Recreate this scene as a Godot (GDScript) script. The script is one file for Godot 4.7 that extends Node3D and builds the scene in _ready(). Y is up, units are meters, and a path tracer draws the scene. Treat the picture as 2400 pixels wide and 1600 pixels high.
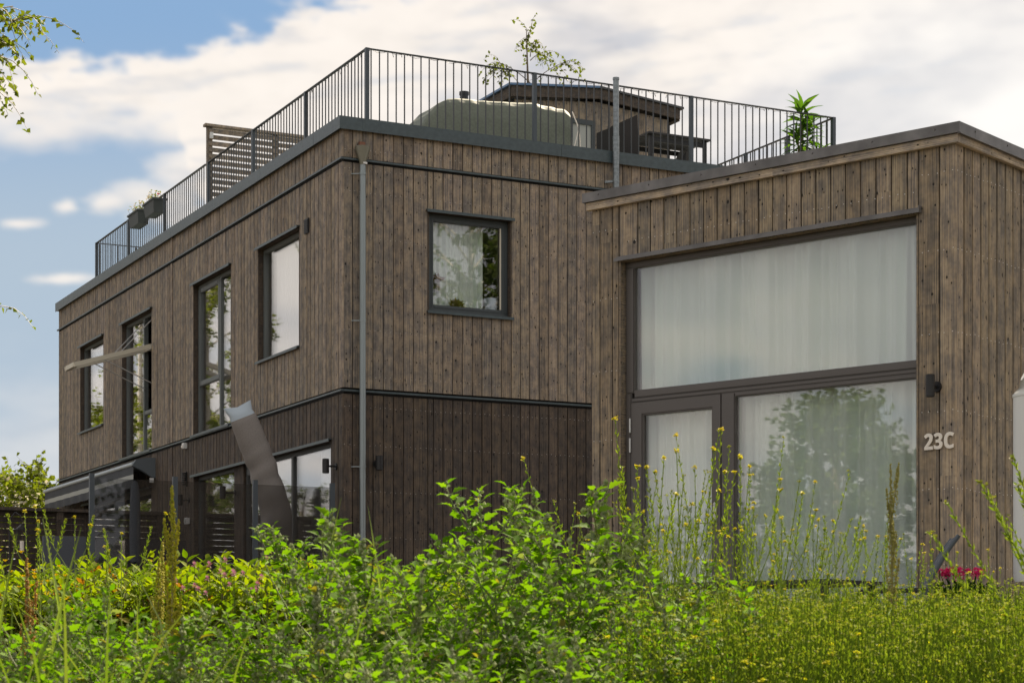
extends Node3D

# A timber-clad house with a roof terrace, a lower house in front, weeds before them. y = 0 is the lens height.
const EXPO := 2.8
var M := {}
var taken := {}
var rng := RandomNumberGenerator.new()
var vb := 0.0            # height of the base of the house that is being built

class MB:
	var v := PackedVector3Array()
	var n := PackedVector3Array()
	var c := PackedColorArray()
	var t := PackedVector2Array()
	var i := PackedInt32Array()
	var col := Color.WHITE
	func quad(a: Vector3, b: Vector3, d: Vector3, e: Vector3, hint: Vector3, ua := Vector2.ZERO, ub := Vector2.ZERO, ud := Vector2.ZERO, ue := Vector2.ZERO) -> void:
		var nn := (d - a).cross(b - a) + (e - a).cross(d - a)
		var k := v.size()
		if nn.dot(hint) < 0.0:
			nn = -nn
			i.append_array(PackedInt32Array([k, k + 2, k + 1, k, k + 3, k + 2]))
		else:
			i.append_array(PackedInt32Array([k, k + 1, k + 2, k, k + 2, k + 3]))
		nn = nn.normalized()
		v.append_array(PackedVector3Array([a, b, d, e]))
		n.append_array(PackedVector3Array([nn, nn, nn, nn]))
		c.append_array(PackedColorArray([col, col, col, col]))
		t.append_array(PackedVector2Array([ua, ub, ud, ue]))
	func tri(a: Vector3, b: Vector3, d: Vector3, hint: Vector3) -> void:
		var nn := (d - a).cross(b - a)
		var k := v.size()
		if nn.dot(hint) < 0.0:
			nn = -nn
			i.append_array(PackedInt32Array([k, k + 2, k + 1]))
		else:
			i.append_array(PackedInt32Array([k, k + 1, k + 2]))
		nn = nn.normalized()
		v.append_array(PackedVector3Array([a, b, d]))
		n.append_array(PackedVector3Array([nn, nn, nn]))
		c.append_array(PackedColorArray([col, col, col]))
		t.append_array(PackedVector2Array([Vector2.ZERO, Vector2.ZERO, Vector2.ZERO]))
	func hexa(p: Array) -> void:      # p[x + 2 y + 4 z], eight corners of a box-like body
		var m := Vector3.ZERO
		for q in p:
			m += q
		m /= 8.0
		for f in [[0, 1, 3, 2], [4, 5, 7, 6], [0, 1, 5, 4], [2, 3, 7, 6], [0, 2, 6, 4], [1, 3, 7, 5]]:
			var a: Vector3 = p[f[0]]
			var b: Vector3 = p[f[1]]
			var d: Vector3 = p[f[2]]
			var e: Vector3 = p[f[3]]
			var h := (a + b + d + e) * 0.25 - m
			var w := (b - a).length()
			var l := (d - b).length()
			quad(a, b, d, e, h, Vector2(0, 0), Vector2(w, 0), Vector2(w, l), Vector2(0, l))
	func box(lo: Vector3, hi: Vector3, x := Transform3D.IDENTITY) -> void:
		var p := []
		for k in 8:
			p.append(x * Vector3(hi.x if k & 1 else lo.x, hi.y if k & 2 else lo.y, hi.z if k & 4 else lo.z))
		hexa(p)
	func bar(a: Vector3, b: Vector3, w: float, h: float, up := Vector3.UP) -> void:
		var d := (b - a).normalized()
		var s := d.cross(up).normalized()
		if s.length() < 0.5:
			s = d.cross(Vector3.RIGHT).normalized()
		var u := s.cross(d).normalized()
		var p := []
		for k in 8:
			p.append((b if k & 1 else a) + s * (w * (0.5 if k & 2 else -0.5)) + u * (h * (0.5 if k & 4 else -0.5)))
		hexa(p)
	func tube(pts: Array, rad: Array, sides := 6, cap := true) -> void:
		var first := v.size()
		var side := Vector3.ZERO
		for k in pts.size():
			var d: Vector3 = (pts[mini(k + 1, pts.size() - 1)] - pts[maxi(k - 1, 0)]).normalized()
			if side == Vector3.ZERO:
				side = d.cross(Vector3.UP if absf(d.y) < 0.9 else Vector3.RIGHT).normalized()
			side = (side - d * side.dot(d)).normalized()
			var o := d.cross(side)
			for j in sides:
				var a := TAU * j / sides
				var q := side * cos(a) + o * sin(a)
				v.append(pts[k] + q * rad[k])
				n.append(q)
				c.append(col)
				t.append(Vector2(float(j) / sides, float(k)))
		for k in pts.size() - 1:
			for j in sides:
				var a := first + k * sides + j
				var b := first + k * sides + (j + 1) % sides
				i.append_array(PackedInt32Array([a, a + sides, b, b, a + sides, b + sides]))
		if cap:
			for e in [0, pts.size() - 1]:
				var d: Vector3 = (pts[e] - pts[1 if e == 0 else e - 1]).normalized()
				var m := v.size()
				v.append(pts[e])
				n.append(d)
				c.append(col)
				t.append(Vector2.ZERO)
				for j in sides:
					v.append(v[first + e * sides + j])
					n.append(d)
					c.append(col)
					t.append(Vector2.ZERO)
				for j in sides:
					var x := m + 1 + j
					var y := m + 1 + (j + 1) % sides
					i.append_array(PackedInt32Array([m, x, y] if e == 0 else [m, y, x]))
	func leaf(p: Vector3, d: Vector3, up: Vector3, l: float, w: float, fold := 0.25) -> void:   # two folded halves
		var s := d.cross(up).normalized()
		var u := s.cross(d)
		var k := v.size()
		var m := p + d * l * 0.42
		v.append_array(PackedVector3Array([p, m + s * w * 0.5 + u * w * fold, p + d * l, m - s * w * 0.5 + u * w * fold]))
		n.append_array(PackedVector3Array([u, u, u, u]))
		c.append_array(PackedColorArray([col, col, col, col]))
		t.append_array(PackedVector2Array([Vector2.ZERO, Vector2.ZERO, Vector2.ZERO, Vector2.ZERO]))
		i.append_array(PackedInt32Array([k, k + 2, k + 1, k, k + 3, k + 2]))
	func big_leaf(p: Vector3, d: Vector3, up: Vector3, l: float, w: float, droop: float, teeth := 0.0) -> void:   # a leaf with a curved midrib and an outline of five stations
		var s := d.cross(up).normalized()
		var u := s.cross(d)
		var k := v.size()
		var at := [0.0, 0.12, 0.3, 0.42, 0.55, 0.64, 0.78, 1.0]
		var half := [0.03, 0.26, 0.5, 0.44 - teeth * 0.6, 0.42 + teeth * 0.3, 0.31 - teeth * 0.5, 0.2, 0.0]
		for j in 8:
			var q: Vector3 = p + d * (l * at[j]) + u * (l * (0.10 * at[j] - droop * at[j] * at[j]))
			var h: float = w * half[j]
			v.append_array(PackedVector3Array([q - s * h + u * h * 0.35, q, q + s * h + u * h * 0.35]))
			n.append_array(PackedVector3Array([(u + s * 0.3).normalized(), u, (u - s * 0.3).normalized()]))
			c.append_array(PackedColorArray([col, col * 0.94, col]))
			t.append_array(PackedVector2Array([Vector2(0, at[j]), Vector2(0.5, at[j]), Vector2(1, at[j])]))
		for j in 7:
			var a := k + j * 3
			i.append_array(PackedInt32Array([a, a + 3, a + 1, a + 1, a + 3, a + 4, a + 1, a + 4, a + 2, a + 2, a + 4, a + 5]))
	func blob(p: Vector3, r: float, tall := 1.0) -> void:
		var q := [Vector3(r, 0, 0), Vector3(0, 0, r), Vector3(-r, 0, 0), Vector3(0, 0, -r)]
		for j in 4:
			for e in [1.0, -1.0]:
				var top := Vector3(0, r * tall * e, 0)
				tri(p + q[j], p + q[(j + 1) % 4], p + top, q[j] + q[(j + 1) % 4] + top)
	func mesh(m: Material) -> ArrayMesh:
		var a := []
		a.resize(Mesh.ARRAY_MAX)
		a[Mesh.ARRAY_VERTEX] = v
		a[Mesh.ARRAY_NORMAL] = n
		a[Mesh.ARRAY_COLOR] = c
		a[Mesh.ARRAY_TEX_UV] = t
		a[Mesh.ARRAY_INDEX] = i
		var r := ArrayMesh.new()
		r.add_surface_from_arrays(Mesh.PRIMITIVE_TRIANGLES, a)
		r.surface_set_material(0, m)
		return r

func numbered(s: String) -> String:
	taken[s] = taken.get(s, -1) + 1
	return s if taken[s] == 0 else "%s_%03d" % [s, taken[s]]

func tag(o: Node, label: String, category: String, group := "") -> Node:
	o.set_meta("label", label)
	o.set_meta("category", category)
	if group:
		o.set_meta("group", group)
	return o

func thing(called: String, label: String, category: String, at := Vector3.ZERO, turn := 0.0, group := "") -> Node3D:
	var o := Node3D.new()
	o.name = numbered(called)
	add_child(o)
	o.position = at
	o.rotation.y = turn
	tag(o, label, category, group)
	return o

func node(called: String, parent: Node) -> Node3D:
	var o := Node3D.new()
	o.name = called
	parent.add_child(o, true)
	return o

func part(called: String, mb: MB, m: Material, parent: Node) -> MeshInstance3D:
	var o := MeshInstance3D.new()
	o.name = called
	o.mesh = mb.mesh(m)
	parent.add_child(o, true)
	return o

func share(called: String, mesh: Mesh, parent: Node, x := Transform3D.IDENTITY) -> MeshInstance3D:
	var o := MeshInstance3D.new()
	o.name = called
	o.mesh = mesh
	o.transform = x
	parent.add_child(o, true)
	return o

func setting(called: String, mb: MB, m: Material) -> MeshInstance3D:
	var o := part(numbered(called), mb, m, self)
	o.set_meta("kind", "structure")
	return o

func copy(o: Node3D, at: Vector3, turn: float, size := 1.0) -> Node3D:
	var base := String(o.name).rstrip("0123456789").trim_suffix("_")
	var c: Node3D = o.duplicate()
	c.name = numbered(base)
	add_child(c)
	c.position = at
	c.rotation = Vector3(0, turn, 0)
	c.scale = Vector3.ONE * size
	return c

func lin(r: float, g: float, b: float, a := 1.0) -> Color:
	var s := Color(r, g, b).linear_to_srgb()
	s.a = a
	return s

func mat(called: String, c: Color, rough := 0.8, metal := 0.0) -> StandardMaterial3D:
	var m := StandardMaterial3D.new()
	m.resource_name = called
	m.albedo_color = c
	m.roughness = rough
	m.metallic = metal
	M[called] = m
	return m

func at_px(px: float, y: float, z: float) -> Vector3:    # a place in the scene for a bearing, a height angle and a depth measured from the photograph
	return Vector3((px - 1200.0) / 4600.0 * z, (1528.0 - y) / 4600.0 * z, -z)

# face 0 runs back along -z (its outside is -x), face 1 runs along +x (its outside is +z)
func fp(face: int, u: float, h: float, o: float) -> Vector3:
	return Vector3(-o, h - vb, -u) if face == 0 else Vector3(u, h - vb, o)

func fbox(mb: MB, face: int, u0: float, u1: float, v0: float, v1: float, n0: float, n1: float) -> void:
	var p := []
	for k in 8:
		p.append(fp(face, u1 if k & 1 else u0, v1 if k & 2 else v0, n1 if k & 4 else n0))
	mb.hexa(p)

func rnd(a: float, b: float) -> float:
	return rng.randf_range(a, b)

func ground_height(x: float, z: float) -> float:
	var d := -z
	var pts := [[-60.0, -2.2], [0.0, -1.35], [3.0, -0.85], [6.0, -0.55], [10.0, -0.32], [14.0, -0.22], [19.0, -0.12], [23.0, 0.25], [40.0, 0.3], [600.0, 0.5]]
	var h := -2.2
	for k in pts.size() - 1:
		if d >= pts[k][0]:
			h = lerpf(pts[k][1], pts[k + 1][1], clampf((d - pts[k][0]) / (pts[k + 1][0] - pts[k][0]), 0, 1))
	return h + 0.03 * sin(x * 1.7 + d * 0.6) + 0.02 * sin(x * 4.1 - d * 2.3)

# ---------- sky ----------
var nz_a := FastNoiseLite.new()
var nz_b := FastNoiseLite.new()

func sky_colour(dir: Vector3) -> Color:
	var az := rad_to_deg(atan2(dir.x, -dir.z))
	var el := rad_to_deg(asin(clampf(dir.y, -1, 1)))
	var round := absf(az)
	var high := el
	if round < 60.0:
		az = 57.28 * dir.x / -dir.z
		el = 57.28 * dir.y / -dir.z
	var q := Vector3(dir.x, dir.y * 2.4, dir.z)
	var n1 := nz_a.get_noise_3dv(q * 300.0)
	var n2 := nz_b.get_noise_3dv(q * 300.0)
	var n3 := nz_a.get_noise_3dv(q * 190.0 + Vector3(900, 40, 7))
	var w := Vector3(0.60, 0.64, 0.68).lerp(Vector3(0.45, 0.555, 0.665), smoothstep(1.0, 9.0, el))
	w = w.lerp(Vector3(0.265, 0.43, 0.67), smoothstep(11.0, 19.0, el)).lerp(Vector3(0.11, 0.24, 0.55), smoothstep(20.0, 70.0, high))
	# the long bank of cloud, its ragged upper edge climbing to the right, and the break below it on the left
	var upper := 17.15 + 0.10 * (az + 14.6) + 0.9 * smoothstep(-9.5, -4.0, az) + 2.2 * smoothstep(-5.5, 6.0, az) + 14.0 * smoothstep(2.0, 30.0, az)
	var lower := 14.75 + 0.05 * (az + 14.6) - 5.0 * maxf(0.0, az + 9.3 + n1 * 1.2)
	var wisp := smoothstep(-0.2, 0.9, n2 * 1.2 + n1) * smoothstep(-9.0, -6.0, az) * smoothstep(2.2, 0.0, el - upper) * 0.55
	var bank := smoothstep(-0.22, 0.3, upper - el + n1 * 0.5 + n2 * 0.6) * smoothstep(-0.6, 1.0, el - lower + n1 * 1.3 + n2 * 0.4)
	var cum := 0.0
	for b in [[-10.3, 13.3, 1.5, 0.75], [-11.9, 13.1, 0.9, 0.4], [-13.0, 13.0, 0.5, 0.3], [-14.4, 12.5, 0.9, 0.2], [-13.0, 10.9, 0.9, 0.18], [-9.2, 14.0, 1.4, 0.8], [-9.0, 12.4, 1.6, 0.9]]:
		var r := Vector2((az - b[0]) / b[2], (el - b[1]) / b[3]).length()
		cum = maxf(cum, smoothstep(1.25, 0.35, r - n1 * 0.55 - n2 * 0.5))
	var low := smoothstep(9.5, 2.5, el + n1 * 2.5) * 0.8 * smoothstep(-0.5, 0.4, n1 + n3 + 0.3)
	var here := clampf(maxf(maxf(bank, cum * 0.85), maxf(low, wisp)), 0, 1)
	var anywhere := smoothstep(-0.28, 0.2, n3 + n1 * 0.5 + 0.32)
	var far := maxf(smoothstep(20.0, 38.0, round), smoothstep(22.0, 32.0, high))
	var cover := lerpf(here, anywhere, far)
	var grey := smoothstep(-0.15, 0.42, n3 * 1.1 + n1 * 0.45 + 0.02) * lerpf(smoothstep(-5.5, 2.0, az), 1.0, far)
	var cloud := Vector3(0.985, 0.915, 0.845).lerp(Vector3(0.63, 0.63, 0.665), clampf(grey * 0.85 + n2 * 0.22 * smoothstep(-6.0, 0.0, az), 0, 1))
	cloud = cloud.lerp(Vector3(0.80, 0.79, 0.80), 0.5 * smoothstep(0.0, 0.5, n2) * (1.0 - grey) * smoothstep(15.9, 14.3, el))
	var n4 := nz_b.get_noise_3dv(Vector3(dir.x + dir.y * 0.5, dir.y * 7.0 - dir.x * 0.9, dir.z) * 110.0)
	cloud *= 1.0 - 0.06 * smoothstep(-0.1, 0.6, n4) - 0.04 * n2
	cloud = cloud.lerp(w, 0.22 * smoothstep(0.1, 0.7, n4) * (1.0 - far))
	var glow := smoothstep(9.0, 0.5, Vector2((az - 13.5) * 0.9, (el - 15.6) * 1.3).length())
	cloud = cloud.lerp(Vector3(1.04, 1.02, 0.99), glow * (0.85 - 0.4 * grey))
	w = w.lerp(cloud, cover)
	return Color(w.x / EXPO, w.y / EXPO, w.z / EXPO)

func sky_patch(x0: int, y0: int, w: int, h: int, W: int, H: int) -> Image:
	var data := PackedFloat32Array()
	data.resize(w * h * 3)
	var k := 0
	for y in h:
		var th := PI * (y0 + y + 0.5) / H
		for x in w:
			var a := TAU * (x0 + x + 0.5) / W
			var c := sky_colour(Vector3(sin(a) * sin(th), cos(th), -cos(a) * sin(th)))
			data[k] = c.r
			data[k + 1] = c.g
			data[k + 2] = c.b
			k += 3
	return Image.create_from_data(w, h, false, Image.FORMAT_RGBF, data.to_byte_array())

func make_sky() -> Texture2D:
	nz_a.noise_type = FastNoiseLite.TYPE_SIMPLEX_SMOOTH
	nz_a.seed = 11
	nz_a.frequency = 0.021
	nz_a.fractal_octaves = 5
	nz_a.fractal_gain = 0.52
	nz_b.noise_type = FastNoiseLite.TYPE_SIMPLEX
	nz_b.seed = 5
	nz_b.frequency = 0.11
	nz_b.fractal_octaves = 4
	var half := sky_patch(0, 0, 768, 192, 768, 384)
	half.resize(4096, 1024, Image.INTERPOLATE_CUBIC)
	var all := Image.create(4096, 2048, false, Image.FORMAT_RGBF)
	all.fill(Color(0.16 / EXPO, 0.17 / EXPO, 0.10 / EXPO))
	all.blit_rect(half, Rect2i(0, 0, 4096, 1024), Vector2i.ZERO)
	var seen := sky_patch(-200, 790, 400, 236, 4096, 2048)       # the same sky, sampled finer where the lens looks
	all.blit_rect(seen, Rect2i(0, 0, 200, 234), Vector2i(3896, 790))
	all.blit_rect(seen, Rect2i(200, 0, 200, 234), Vector2i(0, 790))
	return ImageTexture.create_from_image(all)

# ---------- materials ----------
func wood_image(w: int, h: int, slots: int) -> Image:
	var f := FastNoiseLite.new()
	f.noise_type = FastNoiseLite.TYPE_SIMPLEX
	f.seed = 3
	f.frequency = 0.16
	f.fractal_octaves = 3
	var g1 := f.get_image(w, h / 110)
	g1.resize(w, h, Image.INTERPOLATE_CUBIC)
	f.seed = 8
	f.frequency = 0.35
	var g2 := f.get_image(w, h / 45)
	g2.resize(w, h, Image.INTERPOLATE_CUBIC)
	f.seed = 21
	f.frequency = 0.012
	var g3 := f.get_image(w, h)
	f.seed = 31
	f.frequency = 0.05
	var g4 := f.get_image(w, h)
	var a := g1.get_data()
	var b := g2.get_data()
	var c := g3.get_data()
	var e := g4.get_data()
	var val := PackedFloat32Array()
	val.resize(w * h)
	for k in w * h:
		val[k] = 0.80 + (a[k] - 127) * 0.0013 + (b[k] - 127) * 0.0011 + (c[k] - 127) * 0.0009 + (e[k] - 127) * 0.0004
	var r := RandomNumberGenerator.new()
	r.seed = 77
	var sw := w / slots
	for s in slots:
		var y := r.randf_range(5, 60)
		while y < h:
			for m in r.randi_range(1, 2):
				var kx := s * sw + r.randf_range(0.12, 0.88) * sw
				var ky := y + r.randf_range(-9, 9)
				var rad := r.randf_range(1.3, 3.4) * (1.5 if r.randf() < 0.2 else 1.0)
				var streak := r.randf_range(8, 26)
				for yy in range(int(ky - streak), int(ky + streak)):
					for xx in range(int(kx - rad * 3), int(kx + rad * 3) + 1):
						if xx < s * sw or xx >= (s + 1) * sw:
							continue
						var p := posmod(yy, h) * w + xx
						var dx := (xx - kx) / rad
						var dy := (yy - ky) / rad
						var near := smoothstep(1.25, 0.75, sqrt(dx * dx + dy * dy * 0.8))
						var tail := smoothstep(1.7, 0.0, absf(dx)) * smoothstep(1.0, 0.1, absf(yy - ky) / streak)
						val[p] = lerpf(val[p] - 0.09 * tail, 0.16, near * 0.85)
			y += r.randf_range(30, 120)
	var out := PackedByteArray()
	out.resize(w * h * 3)
	for k in w * h:
		var x := clampf(val[k], 0.05, 1.0)
		var warm := clampf((a[k] + c[k] - 254) * 0.0016, -0.1, 0.1)
		out[k * 3] = int(255 * clampf(x + warm * 0.15, 0, 1))
		out[k * 3 + 1] = int(255 * clampf(x * 0.985 - 0.012, 0, 1))
		out[k * 3 + 2] = int(255 * clampf(x * 0.965 - 0.025 - warm * 0.3, 0, 1))
	return Image.create_from_data(w, h, false, Image.FORMAT_RGB8, out)

func speckle(seed_: int, freq: float, lo: float, hi: float, size := 256) -> ImageTexture:
	var f := FastNoiseLite.new()
	f.seed = seed_
	f.frequency = freq
	f.fractal_octaves = 4
	var im := f.get_seamless_image(size, size)
	var d := im.get_data()
	var o := PackedByteArray()
	o.resize(size * size * 3)
	for k in size * size:
		var x := int(255.0 * lerpf(lo, hi, d[k] / 255.0))
		o[k * 3] = x
		o[k * 3 + 1] = x
		o[k * 3 + 2] = x
	return ImageTexture.create_from_image(Image.create_from_data(size, size, false, Image.FORMAT_RGB8, o))

func textured(m: StandardMaterial3D, t: Texture2D, scale: float, bump: Texture2D = null, relief := 0.0) -> void:
	m.albedo_texture = t
	m.uv1_triplanar = true
	m.uv1_scale = Vector3.ONE * scale
	if bump:
		m.heightmap_enabled = true
		m.heightmap_texture = bump
		m.heightmap_scale = relief

func make_materials() -> void:
	var im := wood_image(512, 1024, 8)
	var wood := ImageTexture.create_from_image(im)
	var nim: Image = im.duplicate()
	nim.bump_map_to_normal_map(2.0)
	var wn := ImageTexture.create_from_image(nim)
	# silvered boards above, browner stained boards on the ground floor
	var zones := {"weathered": Vector3(0.395, 0.348, 0.295), "dark": Vector3(0.085, 0.068, 0.056), "stained": Vector3(0.138, 0.114, 0.095), "front": Vector3(0.405, 0.352, 0.283), "pale": Vector3(0.60, 0.53, 0.45)}
	for z in zones:
		for k in 5:
			var c: Vector3 = zones[z] * [1.0, 0.85, 1.13, 0.92, 1.06][k]
			c += Vector3([0.0, 0.01, 0.006, -0.012, 0.0][k], 0, [0.0, -0.008, 0.006, 0.012, -0.012][k]) * zones[z].x * 2.0
			var m := mat("%s_board_%d" % [z, k], lin(c.x, c.y, c.z), 0.82)
			m.albedo_texture = wood
			m.normal_enabled = true
			m.normal_texture = wn
			m.normal_scale = 0.6
	var fine := speckle(4, 0.05, 0.82, 1.0)
	var coarse := speckle(9, 0.02, 0.7, 1.0)
	mat("membrane", lin(0.012, 0.011, 0.010), 0.9)
	mat("plaster", lin(0.42, 0.41, 0.39), 0.9)
	textured(mat("flashing", lin(0.072, 0.102, 0.113), 0.42, 0.0), fine, 0.9)
	textured(mat("front_flashing", lin(0.20, 0.192, 0.192), 0.45), coarse, 0.6)
	mat("rail_metal", lin(0.055, 0.058, 0.062), 0.5)
	mat("post_metal", lin(0.06, 0.075, 0.09), 0.45)
	textured(mat("galvanised", lin(0.33, 0.37, 0.39), 0.4, 0.6), coarse, 3.0)
	mat("pipe_metal", lin(0.27, 0.31, 0.32), 0.35, 0.3)
	mat("hopper_metal", lin(0.17, 0.16, 0.115), 0.45, 0.3)
	mat("window_frame", lin(0.125, 0.14, 0.138), 0.5)
	mat("dark_frame", lin(0.048, 0.06, 0.064), 0.5)
	mat("patio_frame", lin(0.06, 0.064, 0.064), 0.5)
	mat("door_frame", lin(0.105, 0.094, 0.088), 0.45)
	mat("white_frame", lin(0.62, 0.58, 0.47), 0.5)
	mat("black_metal", lin(0.012, 0.012, 0.013), 0.5)
	mat("steel", lin(0.55, 0.55, 0.54), 0.35, 0.7)
	mat("white_plastic", lin(0.72, 0.72, 0.70), 0.5)
	mat("number_white", lin(0.80, 0.74, 0.66), 0.5)
	mat("nail", lin(0.75, 0.72, 0.68), 0.5)
	var g := mat("glass", lin(0.02, 0.03, 0.028, 0.015), 0.0)
	g.transparency = BaseMaterial3D.TRANSPARENCY_ALPHA
	var s := mat("smoked_glass", lin(0.012, 0.015, 0.017, 0.30), 0.02)
	s.transparency = BaseMaterial3D.TRANSPARENCY_ALPHA
	for k in [["sheer", 0.82, 0.92, 0.84, 0.2], ["linen", 0.78, 0.78, 0.76, 0.3]]:
		var m := mat(k[0], lin(k[1], k[2], k[3]), 0.9)
		m.backlight_enabled = true
		m.backlight = lin(k[4], k[4], k[4])
	textured(mat("tarp", lin(0.17, 0.19, 0.145), 0.65), fine, 1.5)
	textured(mat("cover_cloth", lin(0.29, 0.262, 0.242), 0.8), fine, 4.0, fine, 0.3)
	mat("cover_cap", lin(0.42, 0.49, 0.55), 0.75)
	textured(mat("grey_cloth", lin(0.12, 0.13, 0.15), 0.85), fine, 5.0)
	mat("awning_dark", lin(0.055, 0.06, 0.07), 0.8)
	mat("awning_pale", lin(0.40, 0.41, 0.38), 0.8)
	mat("awning_metal", lin(0.12, 0.14, 0.155), 0.4)
	mat("awning_bar", lin(0.42, 0.47, 0.50), 0.4)
	mat("rattan", lin(0.05, 0.045, 0.045), 0.7)
	mat("blue_metal", lin(0.10, 0.19, 0.34), 0.4)
	textured(mat("soil", lin(0.07, 0.055, 0.035), 0.95), coarse, 0.6)
	textured(mat("paving", lin(0.22, 0.21, 0.195), 0.9), coarse, 0.8)
	mat("planter_grey", lin(0.075, 0.085, 0.085), 0.7)
	mat("terracotta", lin(0.22, 0.10, 0.06), 0.8)
	mat("bark", lin(0.16, 0.13, 0.10), 0.9)
	mat("white_bark", lin(0.45, 0.42, 0.38), 0.8)
	var stone := mat("stem", Color.WHITE, 0.7)
	stone.vertex_color_use_as_albedo = true
	for k in [["leaf", 0.75, Color(0.95, 1.0, 0.55)], ["soft_leaf", 0.7, Color(0.95, 1.0, 0.7)], ["petal", 0.6, Color(0.8, 0.8, 0.8)]]:
		var m := mat(k[0], Color.WHITE, k[1])
		m.vertex_color_use_as_albedo = true
		m.backlight_enabled = true
		m.backlight = k[2]
		m.metallic_specular = 0.32

# ---------- timber walls ----------
const PITCH := 0.1445
var HM := Transform3D(Basis(Vector3.UP, deg_to_rad(26.62)), Vector3(-2.206, 0.3, -25.5))     # the large house
var HC := Transform3D(Basis(Vector3.UP, deg_to_rad(49.53)), Vector3(3.55, -0.25, -15.7))     # the low house in front

func hthing(called: String, label: String, category: String, frame: Transform3D, local: Vector3, group := "") -> Node3D:
	var o := thing(called, label, category, Vector3.ZERO, 0.0, group)
	o.transform = Transform3D(frame.basis, frame * local)
	return o

func board(mb: MB, face: int, u0: float, u1: float, v0: float, v1: float, n0: float, n1: float, lying := false) -> void:
	var slot := rng.randi_range(0, 7)
	var off := rng.randf()
	var ch := 0.004
	var uv := func(u: float, h: float) -> Vector2:
		if lying:
			return Vector2((slot + clampf((h - v0) / maxf(PITCH, v1 - v0), 0, 1)) / 8.0, u / 3.05 + off)
		return Vector2((slot + clampf((u - u0) / maxf(PITCH, u1 - u0), 0.0, 1.0)) / 8.0, h / 3.05 + off)
	var pr := [[u0, n0], [u0, n1 - ch], [u0 + ch, n1], [u1 - ch, n1], [u1, n1 - ch], [u1, n0]]
	if lying:
		pr = [[v0, n0], [v0, n1 - ch], [v0 + ch, n1], [v1 - ch, n1], [v1, n1 - ch], [v1, n0]]
	var mid := fp(face, (u0 + u1) * 0.5, (v0 + v1) * 0.5, (n0 + n1) * 0.5)
	for k in 5:
		var q := []
		for e in [[pr[k], 0], [pr[k], 1], [pr[k + 1], 1], [pr[k + 1], 0]]:
			var uu: float = (u1 if e[1] else u0) if lying else e[0][0]
			var hh: float = e[0][0] if lying else (v1 if e[1] else v0)
			q.append([fp(face, uu, hh, e[0][1]), uv.call(uu, hh)])
		var m: Vector3 = (q[0][0] + q[2][0]) * 0.5 - mid
		mb.quad(q[0][0], q[1][0], q[2][0], q[3][0], m, q[0][1], q[1][1], q[2][1], q[3][1])
	for e in [0, 1]:
		if lying:
			var u := u1 if e else u0
			mb.quad(fp(face, u, v0, n0), fp(face, u, v1, n0), fp(face, u, v1, n1 - ch), fp(face, u, v0, n1 - ch), fp(face, u, (v0 + v1) / 2, (n0 + n1) / 2) - mid)
		else:
			var h := v1 if e else v0
			mb.quad(fp(face, u0, h, n0), fp(face, u1, h, n0), fp(face, u1, h, n1 - ch), fp(face, u0, h, n1 - ch), fp(face, (u0 + u1) / 2, h, (n0 + n1) / 2) - mid, Vector2(0.01, off), Vector2(0.1, off), Vector2(0.1, off + 0.005), Vector2(0.01, off + 0.005))

func facade(root: Node3D, face: int, length: float, bands: Array, holes: Array, single: Callable) -> void:
	var edges := [0.0]
	while edges[-1] < length - PITCH * 0.6:
		edges.append(edges[-1] + PITCH * rnd(0.985, 1.015))
	edges[-1] = length
	for h in holes:
		for e in [h[0], h[1]]:
			var best := 1
			for k in range(1, edges.size() - 1):
				if absf(edges[k] - e) < absf(edges[best] - e):
					best = k
			edges[best] = e
	edges.sort()
	var rest := {}
	for b in bands:
		for k in edges.size() - 1:
			var u0: float = edges[k]
			var u1: float = edges[k + 1]
			if u1 - u0 < 0.03:
				continue
			var c := (u0 + u1) * 0.5
			var spans := [[b[0], b[1]]]
			for h in holes:
				if c > h[0] and c < h[1]:
					var next := []
					for s in spans:
						if h[3] <= s[0] or h[2] >= s[1]:
							next.append(s)
							continue
						if h[2] > s[0] + 0.02:
							next.append([s[0], h[2]])
						if h[3] < s[1] - 0.02:
							next.append([h[3], s[1]])
					spans = next
			for s in spans:
				var m: Material = M["%s_board_%d" % [b[2], rng.randi_range(0, 4)]]
				var mb := MB.new()
				var g := rnd(0.0048, 0.0062) + (0.006 if b[2] == "front" and face == 1 else 0.0)
				if face == 0 and length > 10.0:
					g += 0.0055
				board(mb, face, (0.0 if face == 0 else 0.0235) if k == 0 else u0 + g, u1 - g, s[0], s[1], -0.022, 0.0 if k == 0 else rnd(-0.0025, 0.002))
				if single.call(c, s[0]):
					part("plank", mb, m, root)
				else:
					if not rest.has(m):
						rest[m] = MB.new()
					var r: MB = rest[m]
					var k0 := r.v.size()
					r.v.append_array(mb.v)
					r.n.append_array(mb.n)
					r.c.append_array(mb.c)
					r.t.append_array(mb.t)
					for x in mb.i:
						r.i.append(x + k0)
	if rest:
		var am := ArrayMesh.new()
		for m in rest:
			var one: ArrayMesh = rest[m].mesh(m)
			am.add_surface_from_arrays(Mesh.PRIMITIVE_TRIANGLES, one.surface_get_arrays(0))
			am.surface_set_material(am.get_surface_count() - 1, m)
		share("cladding", am, root).set_meta("kind", "stuff")

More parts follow.
